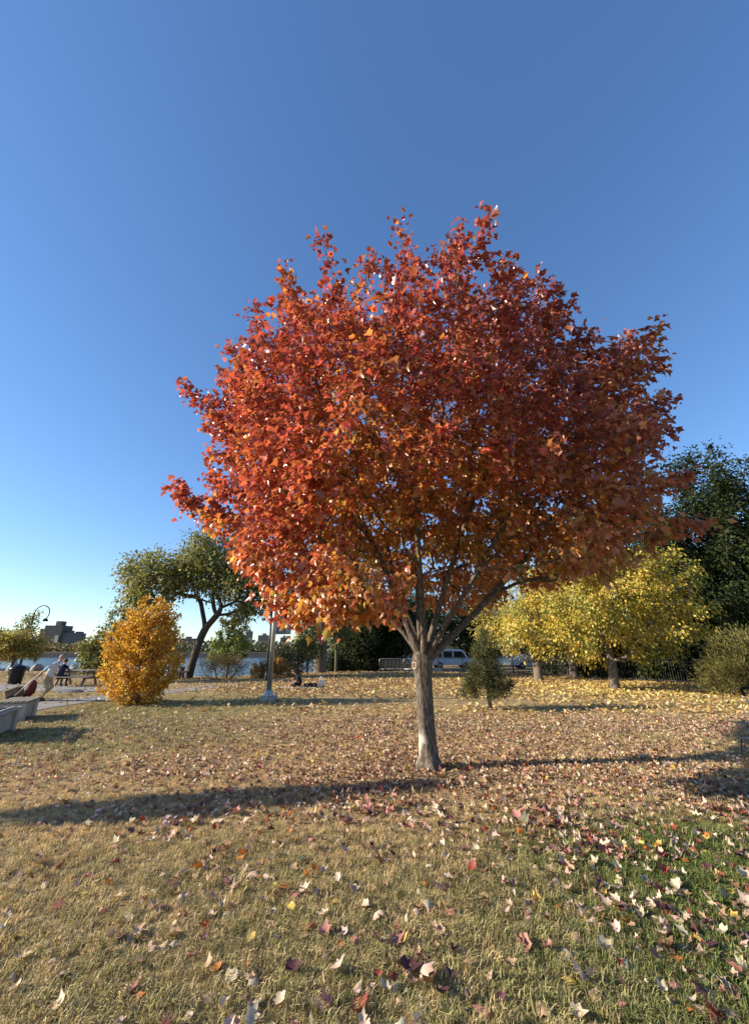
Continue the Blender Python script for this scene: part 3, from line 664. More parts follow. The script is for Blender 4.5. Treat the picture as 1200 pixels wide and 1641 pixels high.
# a slender leaning cedar outside the view on the left: its shadow crosses the near lawn
tree('slender_cedar', 'slender leaning cedar whose shadow lies across the near lawn', 'tree', (-6.35, 4.55), [(0, 0, .5), (-.02, .08, 1.1), (-.25, .3, 1.8), (-.6, .55, 2.6)],
     [(-.05, .12, 1.45, .28, .30, .42), (-.3, .33, 1.95, .26, .27, .5), (-.52, .5, 2.45, .18, .18, .5), (-.72, .62, 2.85, .1, .1, .35)], 260, 16000, JUN, None, .09, 73, .045, 'twig', 'needle', 'up', .05, leafmat='needle', maxseg=.3, bf=.1, maxtips=8)

# trees and shrubs at the far left, on the shore
tree('shore_tree', 'feathery yellow green tree with a thin tall top around the curved lamp', 'tree', (-28.8, 34), [(0, 0, .6), (.1, 0, 1.3)],
     [(-1.0, 0, 2.3, 1.9, 1.4, 1.2), (.3, 0, 3.4, .9, .8, 1.6), (.9, 0, 4.4, .35, .35, 1.0)], 260, 5200, [(.22, .22, .06), (.32, .28, .07), (.42, .33, .08), (.14, .15, .05)], None, .15, 81, .1, 'twig', 'diamond', 'twig', .16)
tree('shore_tree', 'orange tinged yellow green tree beside the black trash bin', 'tree', (-26.7, 31.5), [(0, 0, .7), (.1, 0, 1.2)],
     [(-.6, 0, 2.2, 1.7, 1.4, 1.1), (.9, 0, 2.1, 1.1, 1.1, 1.0)], 260, 6000, [(.24, .24, .05), (.40, .30, .05), (.16, .18, .05), (.42, .22, .05)], None, .15, 82, .1, 'twig', 'diamond', 'hang', .15)
tree('shore_shrub', 'olive green shrub tree standing just behind the golden shrub', 'tree', (-15.2, 24.6), [(0, 0, .4), (.05, 0, .8)],
     [(-.7, 0, 1.5, 1.3, 1.1, 1.3), (.3, 0, 3.0, 1.1, 1.0, 1.3)], 260, 6500, [(.13, .14, .04), (.19, .19, .05), (.08, .09, .03), (.30, .27, .07)], None, .14, 83, .08, 'twig', 'diamond', 'twig', .13)
tree('bare_shrub', 'thin half-bare shrub between the golden shrub and the cottonwood trunk', 'shrub', (-12.6, 26.0), [.5],
     [(0, 0, 1.6, 1.2, 1.0, 1.4)], 200, 1500, [(.25, .18, .08), (.32, .26, .1), (.16, .14, .06)], None, .12, 84, .05, 'twig', 'diamond', 'twig', .1, stems=9)

# ------------------------------------------------------------------ grass blades
def tuft_mesh(seed, nb, h, spread, lie):
    rg = np.random.default_rng(seed); V = []; F = []
    for k in range(nb):
        a, r_ = rg.random()*6.283, spread*rg.random()**.5; b0 = np.array([r_*math.cos(a), r_*math.sin(a), -.005])
        la = rg.random()*6.283; hh = h*rg.uniform(.5, 1.2); le = lie*rg.uniform(.3, 1.4)
        dv = np.array([math.cos(la), math.sin(la), 0]); sv = np.array([-dv[1], dv[0], 0])*rg.uniform(.0014, .0026)
        m1 = b0+dv*hh*le*.35+np.array([0, 0, hh*.62]); tp = b0+dv*hh*le+np.array([0, 0, hh*(1-.35*le)])
        n = len(V); V += [b0-sv, b0+sv, m1+sv*.8, m1-sv*.8, tp]; F += [(n, n+1, n+2), (n, n+2, n+3), (n+3, n+2, n+4)]
    return mesh_np('grass_tuft', np.array(V), [np.array(F)], M['grass'])
def in_view(x, y, margin=1.2): return np.abs(x) < np.maximum(.943*y-.53, .3)*.95+margin
def scatter(rg, y0, y1, per_m2, margin=1.0):
    w = max(.95*(.943*y1-.53)+margin, 1); n = int(per_m2*2*w*(y1-y0))
    x = rg.uniform(-w, w, n); y = rg.uniform(y0, y1, n); k = in_view(x, y, margin); return x[k], y[k]
rg = np.random.default_rng(5); gxy = []
for (y0, y1, d) in [(1.9, 3.2, 620), (3.2, 4.6, 420), (4.6, 6.5, 230), (6.5, 9.5, 105), (9.5, 14, 45), (14, 20, 14)]:
    gxy.append(np.stack(scatter(rg, y0, y1, d, 2.4 if y0 < 9 else 1.2), 1))
G = np.concatenate(gxy); x, y = G[:, 0], G[:, 1]
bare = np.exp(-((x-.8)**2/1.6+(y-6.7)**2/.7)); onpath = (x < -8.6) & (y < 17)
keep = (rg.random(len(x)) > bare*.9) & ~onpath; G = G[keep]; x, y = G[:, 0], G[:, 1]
N = len(G); gg = np.clip(greenness(x, y)+rg.normal(0, .17, N), 0, 1)[:, None]
gcol = np.array([.66, .48, .255])*(1-gg)+np.array([.14, .18, .045])*gg; gcol = gcol*np.exp(rg.normal(0, .22, (N, 1)))
me = bpy.data.meshes.new('grass'); me.vertices.add(N); me.vertices.foreach_set('co', np.stack([x, y, gz(x, y)], 1).astype(np.float32).ravel())
a = me.attributes.new('Col', 'FLOAT_COLOR', 'POINT'); a.data.foreach_set('color', np.concatenate([gcol, np.ones((N, 1))], 1).astype(np.float32).ravel())
a = me.attributes.new('turn', 'FLOAT_VECTOR', 'POINT'); a.data.foreach_set('vector', np.stack([rg.normal(0, .18, N), rg.normal(0, .18, N), rg.random(N)*6.283], 1).astype(np.float32).ravel())
a = me.attributes.new('size', 'FLOAT', 'POINT'); a.data.foreach_set('value', (rg.uniform(.7, 1.25, N)*(.8+.35*gg[:, 0])*np.where(y > 6.5, 1.25, 1)).astype(np.float32))
a = me.attributes.new('pickone', 'INT', 'POINT'); a.data.foreach_set('value', rg.integers(0, 4, N).astype(np.int32))
me.materials.append(M['grass'])
go = obj('grass', me); tag(go, 'short half-dry lawn grass covering the park ground', 'grass'); go['kind'] = 'stuff'
ng = bpy.data.node_groups.new('grass_scatter', 'GeometryNodeTree')
ng.interface.new_socket('Geometry', in_out='INPUT', socket_type='NodeSocketGeometry'); ng.interface.new_socket('Geometry', in_out='OUTPUT', socket_type='NodeSocketGeometry')
gi = ng.nodes.new('NodeGroupInput'); gout = ng.nodes.new('NodeGroupOutput'); ip = ng.nodes.new('GeometryNodeInstanceOnPoints'); jn = ng.nodes.new('GeometryNodeJoinGeometry')
for k in range(4):
    oi = ng.nodes.new('GeometryNodeObjectInfo'); oi.inputs['As Instance'].default_value = True
    oi.inputs['Object'].default_value = bpy.data.objects.new('grass_tuft', tuft_mesh(100+k, 26, .050, .055, .75+.1*k)); ng.links.new(oi.outputs['Geometry'], jn.inputs[0])
def named(nm, ty):
    n_ = ng.nodes.new('GeometryNodeInputNamedAttribute'); n_.data_type = ty; n_.inputs['Name'].default_value = nm; return n_.outputs['Attribute']
ip.inputs['Pick Instance'].default_value = True
ng.links.new(gi.outputs[0], ip.inputs['Points']); ng.links.new(jn.outputs[0], ip.inputs['Instance'])
ng.links.new(named('pickone', 'INT'), ip.inputs['Instance Index']); ng.links.new(named('turn', 'FLOAT_VECTOR'), ip.inputs['Rotation']); ng.links.new(named('size', 'FLOAT'), ip.inputs['Scale'])
ng.links.new(ip.outputs[0], gout.inputs[0])
md = go.modifiers.new('scatter', 'NODES'); md.node_group = ng

# ------------------------------------------------------------------ fallen leaves
rg = np.random.default_rng(8)
PALE = (.55, .39, .30); CREAM = (.58, .46, .32); TAN = (.42, .27, .16); FRED = (.30, .065, .045); PURP = (.10, .035, .045); FOR = (.50, .17, .04); FYEL = (.60, .42, .10); BROWN = (.20, .10, .06); ROSE = (.42, .18, .15)
def leaf_density(x, y):
    cl = fbm(x*1.1+3, y*1.1+8, 61, 3); cl2 = sstep(.40, .66, cl)
    d = 44+140*cl2**1.3
    d = d*(.42+.75*sstep(-1.4, .8, x)+.55*sstep(.8, 2.4, x))*(1-.3*sstep(4.5, 3.0, y)*(x < 0))
    d = d+210*np.exp(-((x-1.5)**2/20+(y-6.1)**2/2.2))*(.45+.9*cl2)+190*np.exp(-((x-1.2)**2/26+(y-9.0)**2/8))+60*sstep(7.5, 11, y)*sstep(-5, -1, x)+75*np.exp(-((x+2.5)**2/7+(y-7.2)**2/4))*(.4+cl2)
    return d
xs, ys, zone = [], [], []
x, y = scatter(rg, 2.0, 12, 420, 2.2); k = rg.random(len(x)) < leaf_density(x, y)/420
x, y = x[k], y[k]; N = len(x)
yel = sstep(9, 15, y)
cols = np.where((rg.random(N) < yel*.8)[:, None], pick(rg, N, [TAN, FYEL, CREAM, (.5, .36, .15)], [3, 2, 2, 3]),
                pick(rg, N, [PALE, CREAM, TAN, FRED, PURP, FOR, FYEL, BROWN, ROSE], [1.8, 2.8, 5.6, .5, .3, .25, .2, 3.2, .8]))
near = y < 5.2
nc = pick(rg, N, [PALE, CREAM, TAN, FRED, PURP, FOR, FYEL, BROWN, ROSE], [4.2, 2.8, 2.2, .7, 1.1, .6, .4, 1.4, 1.8]); cols[near] = nc[near]
ls = .060*np.exp(rg.normal(0, .25, N)); ls[near] *= 1.08; ls[~near] *= .86
tilt = rg.normal(0, .32, (N, 2)); th = rg.random(N)*6.283
d = np.stack([np.cos(th), np.sin(th), tilt[:, 0]], 1); nn = np.stack([tilt[:, 1]-.12, rg.normal(0, .32, N), np.where(rg.random(N) < .45, -1.0, 1.0)], 1)
rot = frames(d, nn); fold = np.abs(rg.normal(.5, .45, N)); curl = rg.normal(.7, .8, N)
pos = np.stack([x, y, gz(x, y)+.012+.022*rg.random(N)*(1-sstep(5.5, 8, y)*.5)+ls*.12*np.abs(tilt[:, 0])], 1)
app = ls/np.hypot(pos[:, 1], pos[:, 0]); vis = in_view(x, y, 0.0) & (y > 2.45); order = np.argsort(-np.where(vis, app, 0)); big = order[:300]; rest = np.setdiff1d(np.arange(N), big)
lo = leaf_cloud('fallen_leaves', LV, LF, pos[rest], rot[rest], ls[rest], fold[rest], curl[rest], cols[rest], M['litter'])
tag(lo, 'scatter of small red, tan and pink fallen leaves under the maple', 'leaves'); lo['kind'] = 'stuff'
kinds = [('pale pink', PALE), ('cream', CREAM), ('tan', TAN), ('bright red', FRED), ('dark purple', PURP), ('orange', FOR), ('yellow', FYEL), ('brown', BROWN), ('dusty rose', ROSE)]
kc = np.array([c for _, c in kinds]); blades = {}
forms = [('flat', .12, .15), ('folded', .75, .1), ('curled', .45, 1.1)]
for q_ in big:
    k = int(np.argmin(np.sum((np.log(kc)-np.log(cols[q_]))**2, 1))); f = 0 if fold[q_] < .35 and abs(curl[q_]) < .6 else (2 if abs(curl[q_]) > .6 else 1)
    if (k, f) not in blades:
        V = np.stack([LV[:, 0], LV[:, 1], forms[f][1]*np.abs(LV[:, 0])+forms[f][2]*(LV[:, 1]-.35)**2+(.7*(k % 3)-.5)*LV[:, 0]*(LV[:, 1]-.4)+.5*(k % 2)*LV[:, 0]**2], 1)
        pv = [(0, 0, 0), (.02, 0, 0), (.05, -.34, .06)]; V = np.concatenate([V, np.array(pv)]); n0 = len(LV)
        blades[(k, f)] = mesh_np('fallen_leaf', V, [np.concatenate([LF, [[n0, n0+2, n0+1]]])], M['litter'], np.repeat([kc[k]], len(V), 0))
    o = obj('fallen_leaf', blades[(k, f)], None, pos[q_]); o.rotation_euler = Matrix(rot[q_]).to_euler(); o.scale = (ls[q_],)*3
    sz = 'small ' if ls[q_] < .062 else 'large ' if ls[q_] > .084 else ''
    tf = 'green turf' if greenness(pos[q_][0], pos[q_][1]) > .55 else 'straw-coloured turf' if greenness(pos[q_][0], pos[q_][1]) < .33 else 'half-dry turf'
    tag(o, '%s%s fallen maple leaf lying %s on near %s' % (sz, kinds[k][0], forms[f][0], tf), 'leaf', 'single fallen leaves on the near grass')
# leaf carpets farther off: tan and yellow
x, y = scatter(rg, 12, 38, 90, 2)
dn = sstep(14.5, 19, y+.25*(x-3))*sstep(-9.5, -5.5, x-.10*(y-20))*(1-sstep(35, 38, y))*.95+.10+.5*np.exp(-((x-4)**2/60+(y-12)**2/6))
dn = dn*(.35+1.0*sstep(.35, .6, fbm(x*.9, y*.6, 91, 2)))
k = (rg.random(len(x)) < dn) & (y < shore(x)-1.5); x, y = x[k], y[k]; N = len(x)
yw = np.exp(-((x-11)**2/50+(y-20)**2/40))
cols = np.where((rg.random(N) < yw*.85)[:, None], pick(rg, N, [(.62, .46, .13), (.56, .40, .10), (.60, .48, .2)]), pick(rg, N, [(.50, .34, .15), (.42, .26, .11), (.56, .42, .22), (.28, .16, .07)], [3, 2, 2, 1]))
th = rg.random(N)*6.283; d = np.stack([np.cos(th), np.sin(th), rg.normal(0, .45, N)], 1); nn = np.stack([rg.normal(0, .45, N), rg.normal(0, .45, N), np.ones(N)], 1)
lo = leaf_cloud('leaf_carpet', OV, OF, np.stack([x, y, gz(x, y)+.02+.02*rg.random(N)], 1), frames(d, nn), .12*np.exp(rg.normal(0, .2, N)), rg.normal(.4, .3, N), rg.normal(.4, .4, N), cols, M['litter'])
tag(lo, 'tan and yellow leaf carpet on the rise behind the maple', 'leaves'); lo['kind'] = 'stuff'

# ------------------------------------------------------------------ street furniture
def P3(*a): return [np.array(p, float) for p in a]
def lamp_post():
    t_ = thing('lamp_post', 'tall galvanised lamp post with one arm and a grey sign, on a square concrete foot', 'lamp post', (-3.79, 15.68, 0))
    MB().box((0, 0, .05), (.56, .56, .16), taper=.96).build('concrete_foot', M['concrete'], t_, bevel=.012)
    MB().tube(P3((0, 0, .13), (0, 0, .17), (0, 0, .2), (0, 0, .27), (0, 0, .34)), [.19, .19, .165, .15, .105], 20).build('pedestal', M['galv'], t_, smooth=True)
    MB().tube(P3((0, 0, .3), (0, 0, 2.8), (0, 0, 5.38)), [.092, .078, .06], 18).build('pole', M['galv'], t_, smooth=True)
    MB().tube(P3((0, 0, 5.36), (0, 0, 5.42)), [.066, .05], 14).build('pole_cap', M['galv'], t_, smooth=True)
    MB().tube(P3((0, 0, 5.22), (-.25, 0, 5.36), (-.55, 0, 5.43), (-.75, 0, 5.45)), [.03, .028, .026, .025], 10).build('arm', M['galv'], t_, smooth=True)
    hd = MB().tube(P3((-.68, 0, 5.455), (-.74, 0, 5.46), (-.86, 0, 5.47), (-1.05, 0, 5.47), (-1.18, 0, 5.46), (-1.22, 0, 5.455)), [.03, .07, .10, .10, .06, .01], 14)
    hd.V = [v*np.array([1, 1, .55])+np.array([0, 0, 5.46*.45]) for v in hd.V]
    h_ = hd.build('lamp_head', M['signback'], t_, smooth=True)
    MB().tube(P3((-.98, 0, 5.40), (-.98, 0, 5.435)), [.06, .085], 14).build('lens', M['glass'], h_, smooth=True)
    s_ = MB().box((.37, -.02, 2.58), (.56, .014, .66)).build('sign', M['signback'], t_, bevel=.006)
    for z in (2.34, 2.82): MB().tube(P3((0, -.004, z), (.60, -.004, z)), [.014, .014], 8).build('bracket', M['galv'], s_, smooth=True)
    for k in range(4): MB().tube(P3((.155*math.cos(k*1.571+.785), .155*math.sin(k*1.571+.785), .168), (.155*math.cos(k*1.571+.785), .155*math.sin(k*1.571+.785), .215)), [.016, .016], 6).build('anchor_bolt', M['galv'], t_)
lamp_post()
t_ = thing('dark_lamp_post', 'thin dark iron lamp post by the orange shrub, behind the galvanised one', 'lamp post', (-6.65, 26.65, 0))
MB().tube(P3((0, 0, -.05), (0, 0, .08), (0, 0, .3), (0, 0, .55)), [.17, .16, .12, .075], 12).build('pedestal', M['darkmetal'], t_, smooth=True)
MB().tube(P3((0, 0, .5), (0, 0, 4.0)), [.075, .055], 10).build('pole', M['darkmetal'], t_, smooth=True)
MB().tube(P3((0, 0, 4.0), (0, 0, 4.1), (0, 0, 4.35), (0, 0, 4.5), (0, 0, 4.56)), [.06, .16, .2, .12, .02], 12).build('lantern', M['darkmetal'], t_, smooth=True)
t_ = thing('curved_lamp_post', 'dark lamp post with a hooped crook top rising above the far left trees', 'lamp post', (-28.3, 34.2, 0))
MB().tube(P3((0, 0, -.1), (0, 0, .3), (0, 0, .6)), [.2, .16, .09], 10).build('pedestal', M['darkmetal'], t_, smooth=True)
MB().tube(P3((0, 0, .5), (0, 0, 4.75)), [.085, .06], 10).build('pole', M['darkmetal'], t_, smooth=True)
MB().tube([np.array((.62-.62*math.cos(a_), 0, 4.7+.62*math.sin(a_)*1.0)) for a_ in np.linspace(0, 3.9, 22)], [.04]*22, 8).build('crook', M['darkmetal'], t_, smooth=True)
MB().tube(P3((1.06, 0, 4.3), (1.06, 0, 4.2), (1.06, 0, 4.05)), [.05, .17, .20], 12).build('lamp_head', M['darkmetal'], t_, smooth=True)

def slab_bench(label, loc, rz, L_, back):
    t_ = thing('park_bench', label, 'bench', loc, rz, 'slatted concrete benches along the path')
    for y_ in (.12, L_-.12): MB().box((0, y_, .19), (.56, .24, .44)).build('support', M['concrete'], t_, bevel=.012)
    MB().box((.02, L_/2, .20), (.40, L_-.5, .34)).build('plinth', M['concrete'], t_, bevel=.01)
    for k in range(5): MB().box((-.26+k*.13, L_/2, .437), (.088, L_+.06, .045)).build('slat', M['wood'], t_, bevel=.006)
    if back:
        for k in range(3): MB().box((-.33-.03*k, L_/2, .58+k*.14), (.035, L_+.06, .10), ry=-.2).build('back_slat', M['wood'], t_, bevel=.006)
        for y_ in (.3, L_-.3): MB().box((-.37, y_, .55), (.05, .06, .72), ry=-.2).build('back_post', M['brownwood'], t_, bevel=.006)
slab_bench('backless bench with pale wooden slats on concrete blocks, beside the path', (-8.95, 10.9, 0), .46, 1.25, False)
slab_bench('wooden slat bench with a backrest at the lawn edge by the path', (-7.50, 8.4, 0), .46, 1.65, True)

def picnic_table(label, loc, rz):
    t_ = thing('picnic_table', label, 'table', loc, rz, 'picnic tables near the water')
    for k in range(5): MB().box((0, -.3+k*.15, .74), (1.85, .138, .045)).build('plank', M['wood'], t_, bevel=.006)
    for s_ in (-1, 1):
        for k in range(2): MB().box((0, s_*(.62+k*.15), .45), (1.85, .138, .045)).build('seat_plank', M['wood'], t_, bevel=.006)
    for x_ in (-.62, .62):
        f = MB(); f.bar((x_, -.68, .0), (x_, -.22, .715), .085); f.bar((x_, .68, .0), (x_, .22, .715), .085); f.box((x_+.075, 0, .39), (.05, 1.5, .085)); f.box((x_+.075, 0, .675), (.05, .66, .085))
        f.build('trestle', M['brownwood'], t_)
picnic_table('grey picnic table on the pavement, beside the man with the cart', (-15.2, 22.1, .0), .1)
picnic_table('low picnic table between the golden shrub and the cottonwood', (-13.0, 27.6, .0), .25)

t_ = thing('trash_bin', 'black trash bin with a bulging bag at the far left by the shore trees', 'bin', (-19.0, 22.9, 0))
MB().tube(P3((0, 0, 0), (0, 0, .05), (0, 0, .78), (0, 0, .82)), [.27, .29, .34, .36], 18).build('bin_body', M['plastic'], t_, smooth=True)
a_ = np.linspace(0, 1, 9); MB().tube([np.array((0, 0, .74+.30*q_)) for q_ in a_], [.385, .40, .39, .37, .33, .28, .2, .1, .02], 16).build('bag', M['plastic'], t_, smooth=True)

# rocks ------------------------------------------------------------
def rock_mesh(seed):
    bm = bmesh.new(); bmesh.ops.create_icosphere(bm, subdivisions=2, radius=1); rg_ = np.random.default_rng(seed)
    pl = rg_.normal(size=(9, 3)); pl /= np.linalg.norm(pl, axis=1)[:, None]; dd = rg_.uniform(.62, .9, 9)
    for v in bm.verts:
        p = np.array(v.co)
        for n_, d_ in zip(pl, dd):
            q_ = p @ n_
            if q_ > d_: p = p-n_*(q_-d_)
        v.co = p+rg_.normal(0, .02, 3)
    me_ = bpy.data.meshes.new('rock'); bm.to_mesh(me_); bm.free(); me_.materials.append(M['rock']); return me_
rocks = [rock_mesh(k) for k in range(5)]; rg = np.random.default_rng(77)
for k in range(70):
    x_ = -44+k*.44+rg.normal(0, .3); y_ = float(shore(x_))+rg.uniform(-1.6, .8); s_ = rg.uniform(.25, .62)
    o = obj('shore_rock', rocks[k % 5], None, (x_, y_, float(gz(x_, y_))+s_*.35), tuple(rg.random(3)*6.28), (s_*rg.uniform(.9, 1.5), s_, s_*rg.uniform(.6, .9)))
    tag(o, '%s grey boulder in the riprap bank along the river' % ('small' if s_ < .37 else 'large' if s_ > .5 else 'middling'), 'rock', 'riprap boulders on the shore')
o = obj('flat_stone', rocks[2], None, (-12.9, 18.45, .02), (0, 0, .4), (.55, .3, .16)); tag(o, 'pale flat stone lying in the grass beyond the walking man', 'stone')

# fence, barriers -----------------------------------------------------
def fence(label, a, b, h=1.25, step=.125, post=2.4):
    a = np.array(a, float); b = np.array(b, float); L_ = np.linalg.norm(b-a); rz = math.atan2(*(b-a)[::-1])
    t_ = thing('iron_fence', label, 'fence', (a[0], a[1], 0), rz, 'black iron fence panels at the park edge')
    for z in (.16, h-.12): MB().box((L_/2, 0, z), (L_, .03, .04)).build('rail', M['blackmetal'], t_)
    pm = MB().box((0, 0, h/2+.04), (.018, .018, h-.02)).tube(P3((0, 0, h+.03), (0, 0, h+.11)), [.014, .001], 4).mesh('picket', M['blackmetal'])
    for k in range(1, int(L_/step)): obj('picket', pm, t_, (k*step, 0, 0))
    po = MB().box((0, 0, h/2+.05), (.06, .06, h+.2)).tube(P3((0, 0, h+.15), (0, 0, h+.2), (0, 0, h+.26)), [.02, .045, .005], 8).mesh('post', M['blackmetal'])
    for k in range(int(L_/post)+1): obj('post', po, t_, (k*post, .035, 0))
fence('black iron picket fence running behind the yellow trees', (9.6, 35.5), (18.6, 19.2))
fence('black iron picket fence in front of the parked white van', (3.9, 40.2), (9.4, 35.8))

def barrier(label, loc, rz):
    t_ = thing('crowd_barrier', label, 'barrier', loc, rz, 'steel crowd barriers')
    MB().tube(P3((-1.1, 0, .2), (-1.1, 0, 1.0), (-1.03, 0, 1.08), (1.03, 0, 1.08), (1.1, 0, 1.0), (1.1, 0, .2), (-1.1, 0, .2)), [.021]*7, 8).build('frame', M['galv'], t_, smooth=True)
    pm = MB().tube(P3((0, 0, .2), (0, 0, 1.08)), [.009, .009], 6).mesh('bar', M['galv'])
    for k in range(17): obj('bar', pm, t_, (-.98+k*.1225, 0, 0))
    for x_ in (-.8, .8): MB().tube(P3((x_, -.3, 0), (x_, -.24, .06), (x_, 0, .2), (x_, .24, .06), (x_, .3, 0)), [.017]*5, 6).build('foot', M['galv'], t_, smooth=True)
barrier('left grey steel crowd barrier at the top of the leafy rise'.replace('left ', 'slightly turned '), (1.55, 38.9, 0), .05)
barrier('straight grey steel crowd barrier beside the maple trunk on the rise', (3.75, 38.85, 0), -.04)
t_ = MB().box((6.4, 38.6, .13), (3.6, .35, .30)).build('low_wall', M['concrete'], bevel=.02); tag(t_, 'low pale concrete wall at the foot of the iron fence', 'wall')

# vehicles ------------------------------------------------------------
def vehicle(name, label, cat, loc, rz, prof, L_, wd, glass, wheels, wr=.33):
    t_ = thing(name, label, cat, loc, rz)
    n = len(prof); V = [(x_, -wd/2*(1 if z < 1.0 else .9), z) for x_, z in prof]+[(x_, wd/2*(1 if z < 1.0 else .9), z) for x_, z in prof]
    F = [tuple(range(n)), tuple(range(2*n-1, n-1, -1))]+[(i_, n+i_, n+(i_+1) % n, (i_+1) % n) for i_ in range(n)]
    b_ = MB(); b_.add(V, F); b_.build('body', M['whitecar'], t_, bevel=.03)
    for g_ in glass:
        for s_ in (-1, 1):
            k = len(g_); b_ = MB(); y0 = [s_*(wd/2*(.955 if z < 1.05 else .905)+.012) for _, z in g_]
            b_.add([(x_, yy, z) for (x_, z), yy in zip(g_, y0)], [tuple(range(k))]); b_.build('window', M['glass'], t_)
    for x_ in wheels:
        for s_ in (-1, 1):
            w_ = MB().tube(P3((x_, s_*(wd/2-.2), wr), (x_, s_*(wd/2+.01), wr)), [wr, wr], 18).build('wheel', M['rubber'], t_)
            MB().tube(P3((x_, s_*(wd/2+.0), wr), (x_, s_*(wd/2+.025), wr)), [wr*.6, wr*.5], 14).build('rim', M['galv'], w_)
    for s_ in (-1, 1):
        MB().box((prof[0][0]-.01 if prof[0][0] < 0 else prof[0][0], s_*wd*.36, .75), (.05, .25, .14)).build('tail_light', M['redcloth'], t_)
        MB().box((max(p[0] for p in prof)+.005, s_*wd*.36, .7), (.05, .28, .14)).build('headlight', M['palefar'], t_)
vehicle('parked_van', 'white parked van behind the black iron fence', 'van', (8.3, 46.5, 0), .08, [(-2.3, .35), (2.35, .35), (2.4, .85), (1.75, 1.05), (1.2, 1.85), (.9, 1.95), (-2.2, 1.95), (-2.35, 1.2)], 4.7, 1.85,
        [[(.15, 1.1), (1.5, 1.1), (1.1, 1.72), (.15, 1.75)], [(-1.0, 1.1), (0, 1.1), (0, 1.75), (-1.0, 1.75)], [(-2.1, 1.1), (-1.15, 1.1), (-1.15, 1.75), (-2.05, 1.75)]], (-1.4, 1.45))
vehicle('parked_car', 'white parked car behind the iron fence and the yellow trees', 'car', (16.8, 45.5, 0), -.05, [(-2.15, .35), (2.15, .35), (2.2, .72), (1.25, .92), (.55, 1.42), (-1.0, 1.45), (-1.75, .98), (-2.2, .9)], 4.4, 1.78,
        [[(-.2, .98), (1.0, .98), (.48, 1.34), (-.2, 1.36)], [(-1.5, .98), (-.3, .98), (-.3, 1.37), (-.95, 1.37)]], (-1.3, 1.35))

# folding push cart at the right-hand edge --------------------------------
t_ = thing('folding_cart', 'folding push cart with a black foam handle at the right edge of the lawn', 'cart', (0, 0, 0))
for x_, s_ in ((5.92, 1), (6.46, -1)):
    MB().tube(P3((x_, 6.9, .12), (x_, 6.9, .67)), [.016]*2, 10).build('lower_tube', M['galv'], t_, smooth=True)
    MB().tube(P3((x_, 6.9, .62), (x_, 6.9, .69), (x_-.01*s_, 6.9, .73)), [.026, .028, .022], 10).build('joint', M['foam'], t_, smooth=True)
    MB().tube(P3((x_, 6.9, .70), (x_-.10*s_, 6.9, .98)), [.014]*2, 10).build('upper_tube', M['galv'], t_, smooth=True)
    w_ = MB().tube(P3((x_-.015, 6.9, .1), (x_+.015, 6.9, .1)), [.1, .1], 18).build('wheel', M['rubber'], t_)
    MB().tube(P3((x_-.02, 6.9, .1), (x_+.02, 6.9, .1)), [.05, .05], 12).build('hub', M['galv'], w_)
    MB().tube(P3((x_, 6.9, .35), (x_, 7.3, .30), (x_, 7.38, .06)), [.012]*3, 8).build('front_leg', M['galv'], t_, smooth=True)
MB().tube(P3((5.825, 6.9, .96), (5.80, 6.9, 1.03), (5.82, 6.9, 1.065), (5.88, 6.9, 1.075), (6.5, 6.9, 1.075), (6.56, 6.9, 1.065), (6.58, 6.9, 1.03), (6.555, 6.9, .96)), [.021]*8, 10).build('handle', M['foam'], t_, smooth=True)
MB().box((6.44, 7.12, .34), (.40, .36, .42), taper=1.06).build('basket', M['blackcloth'], t_, bevel=.02)

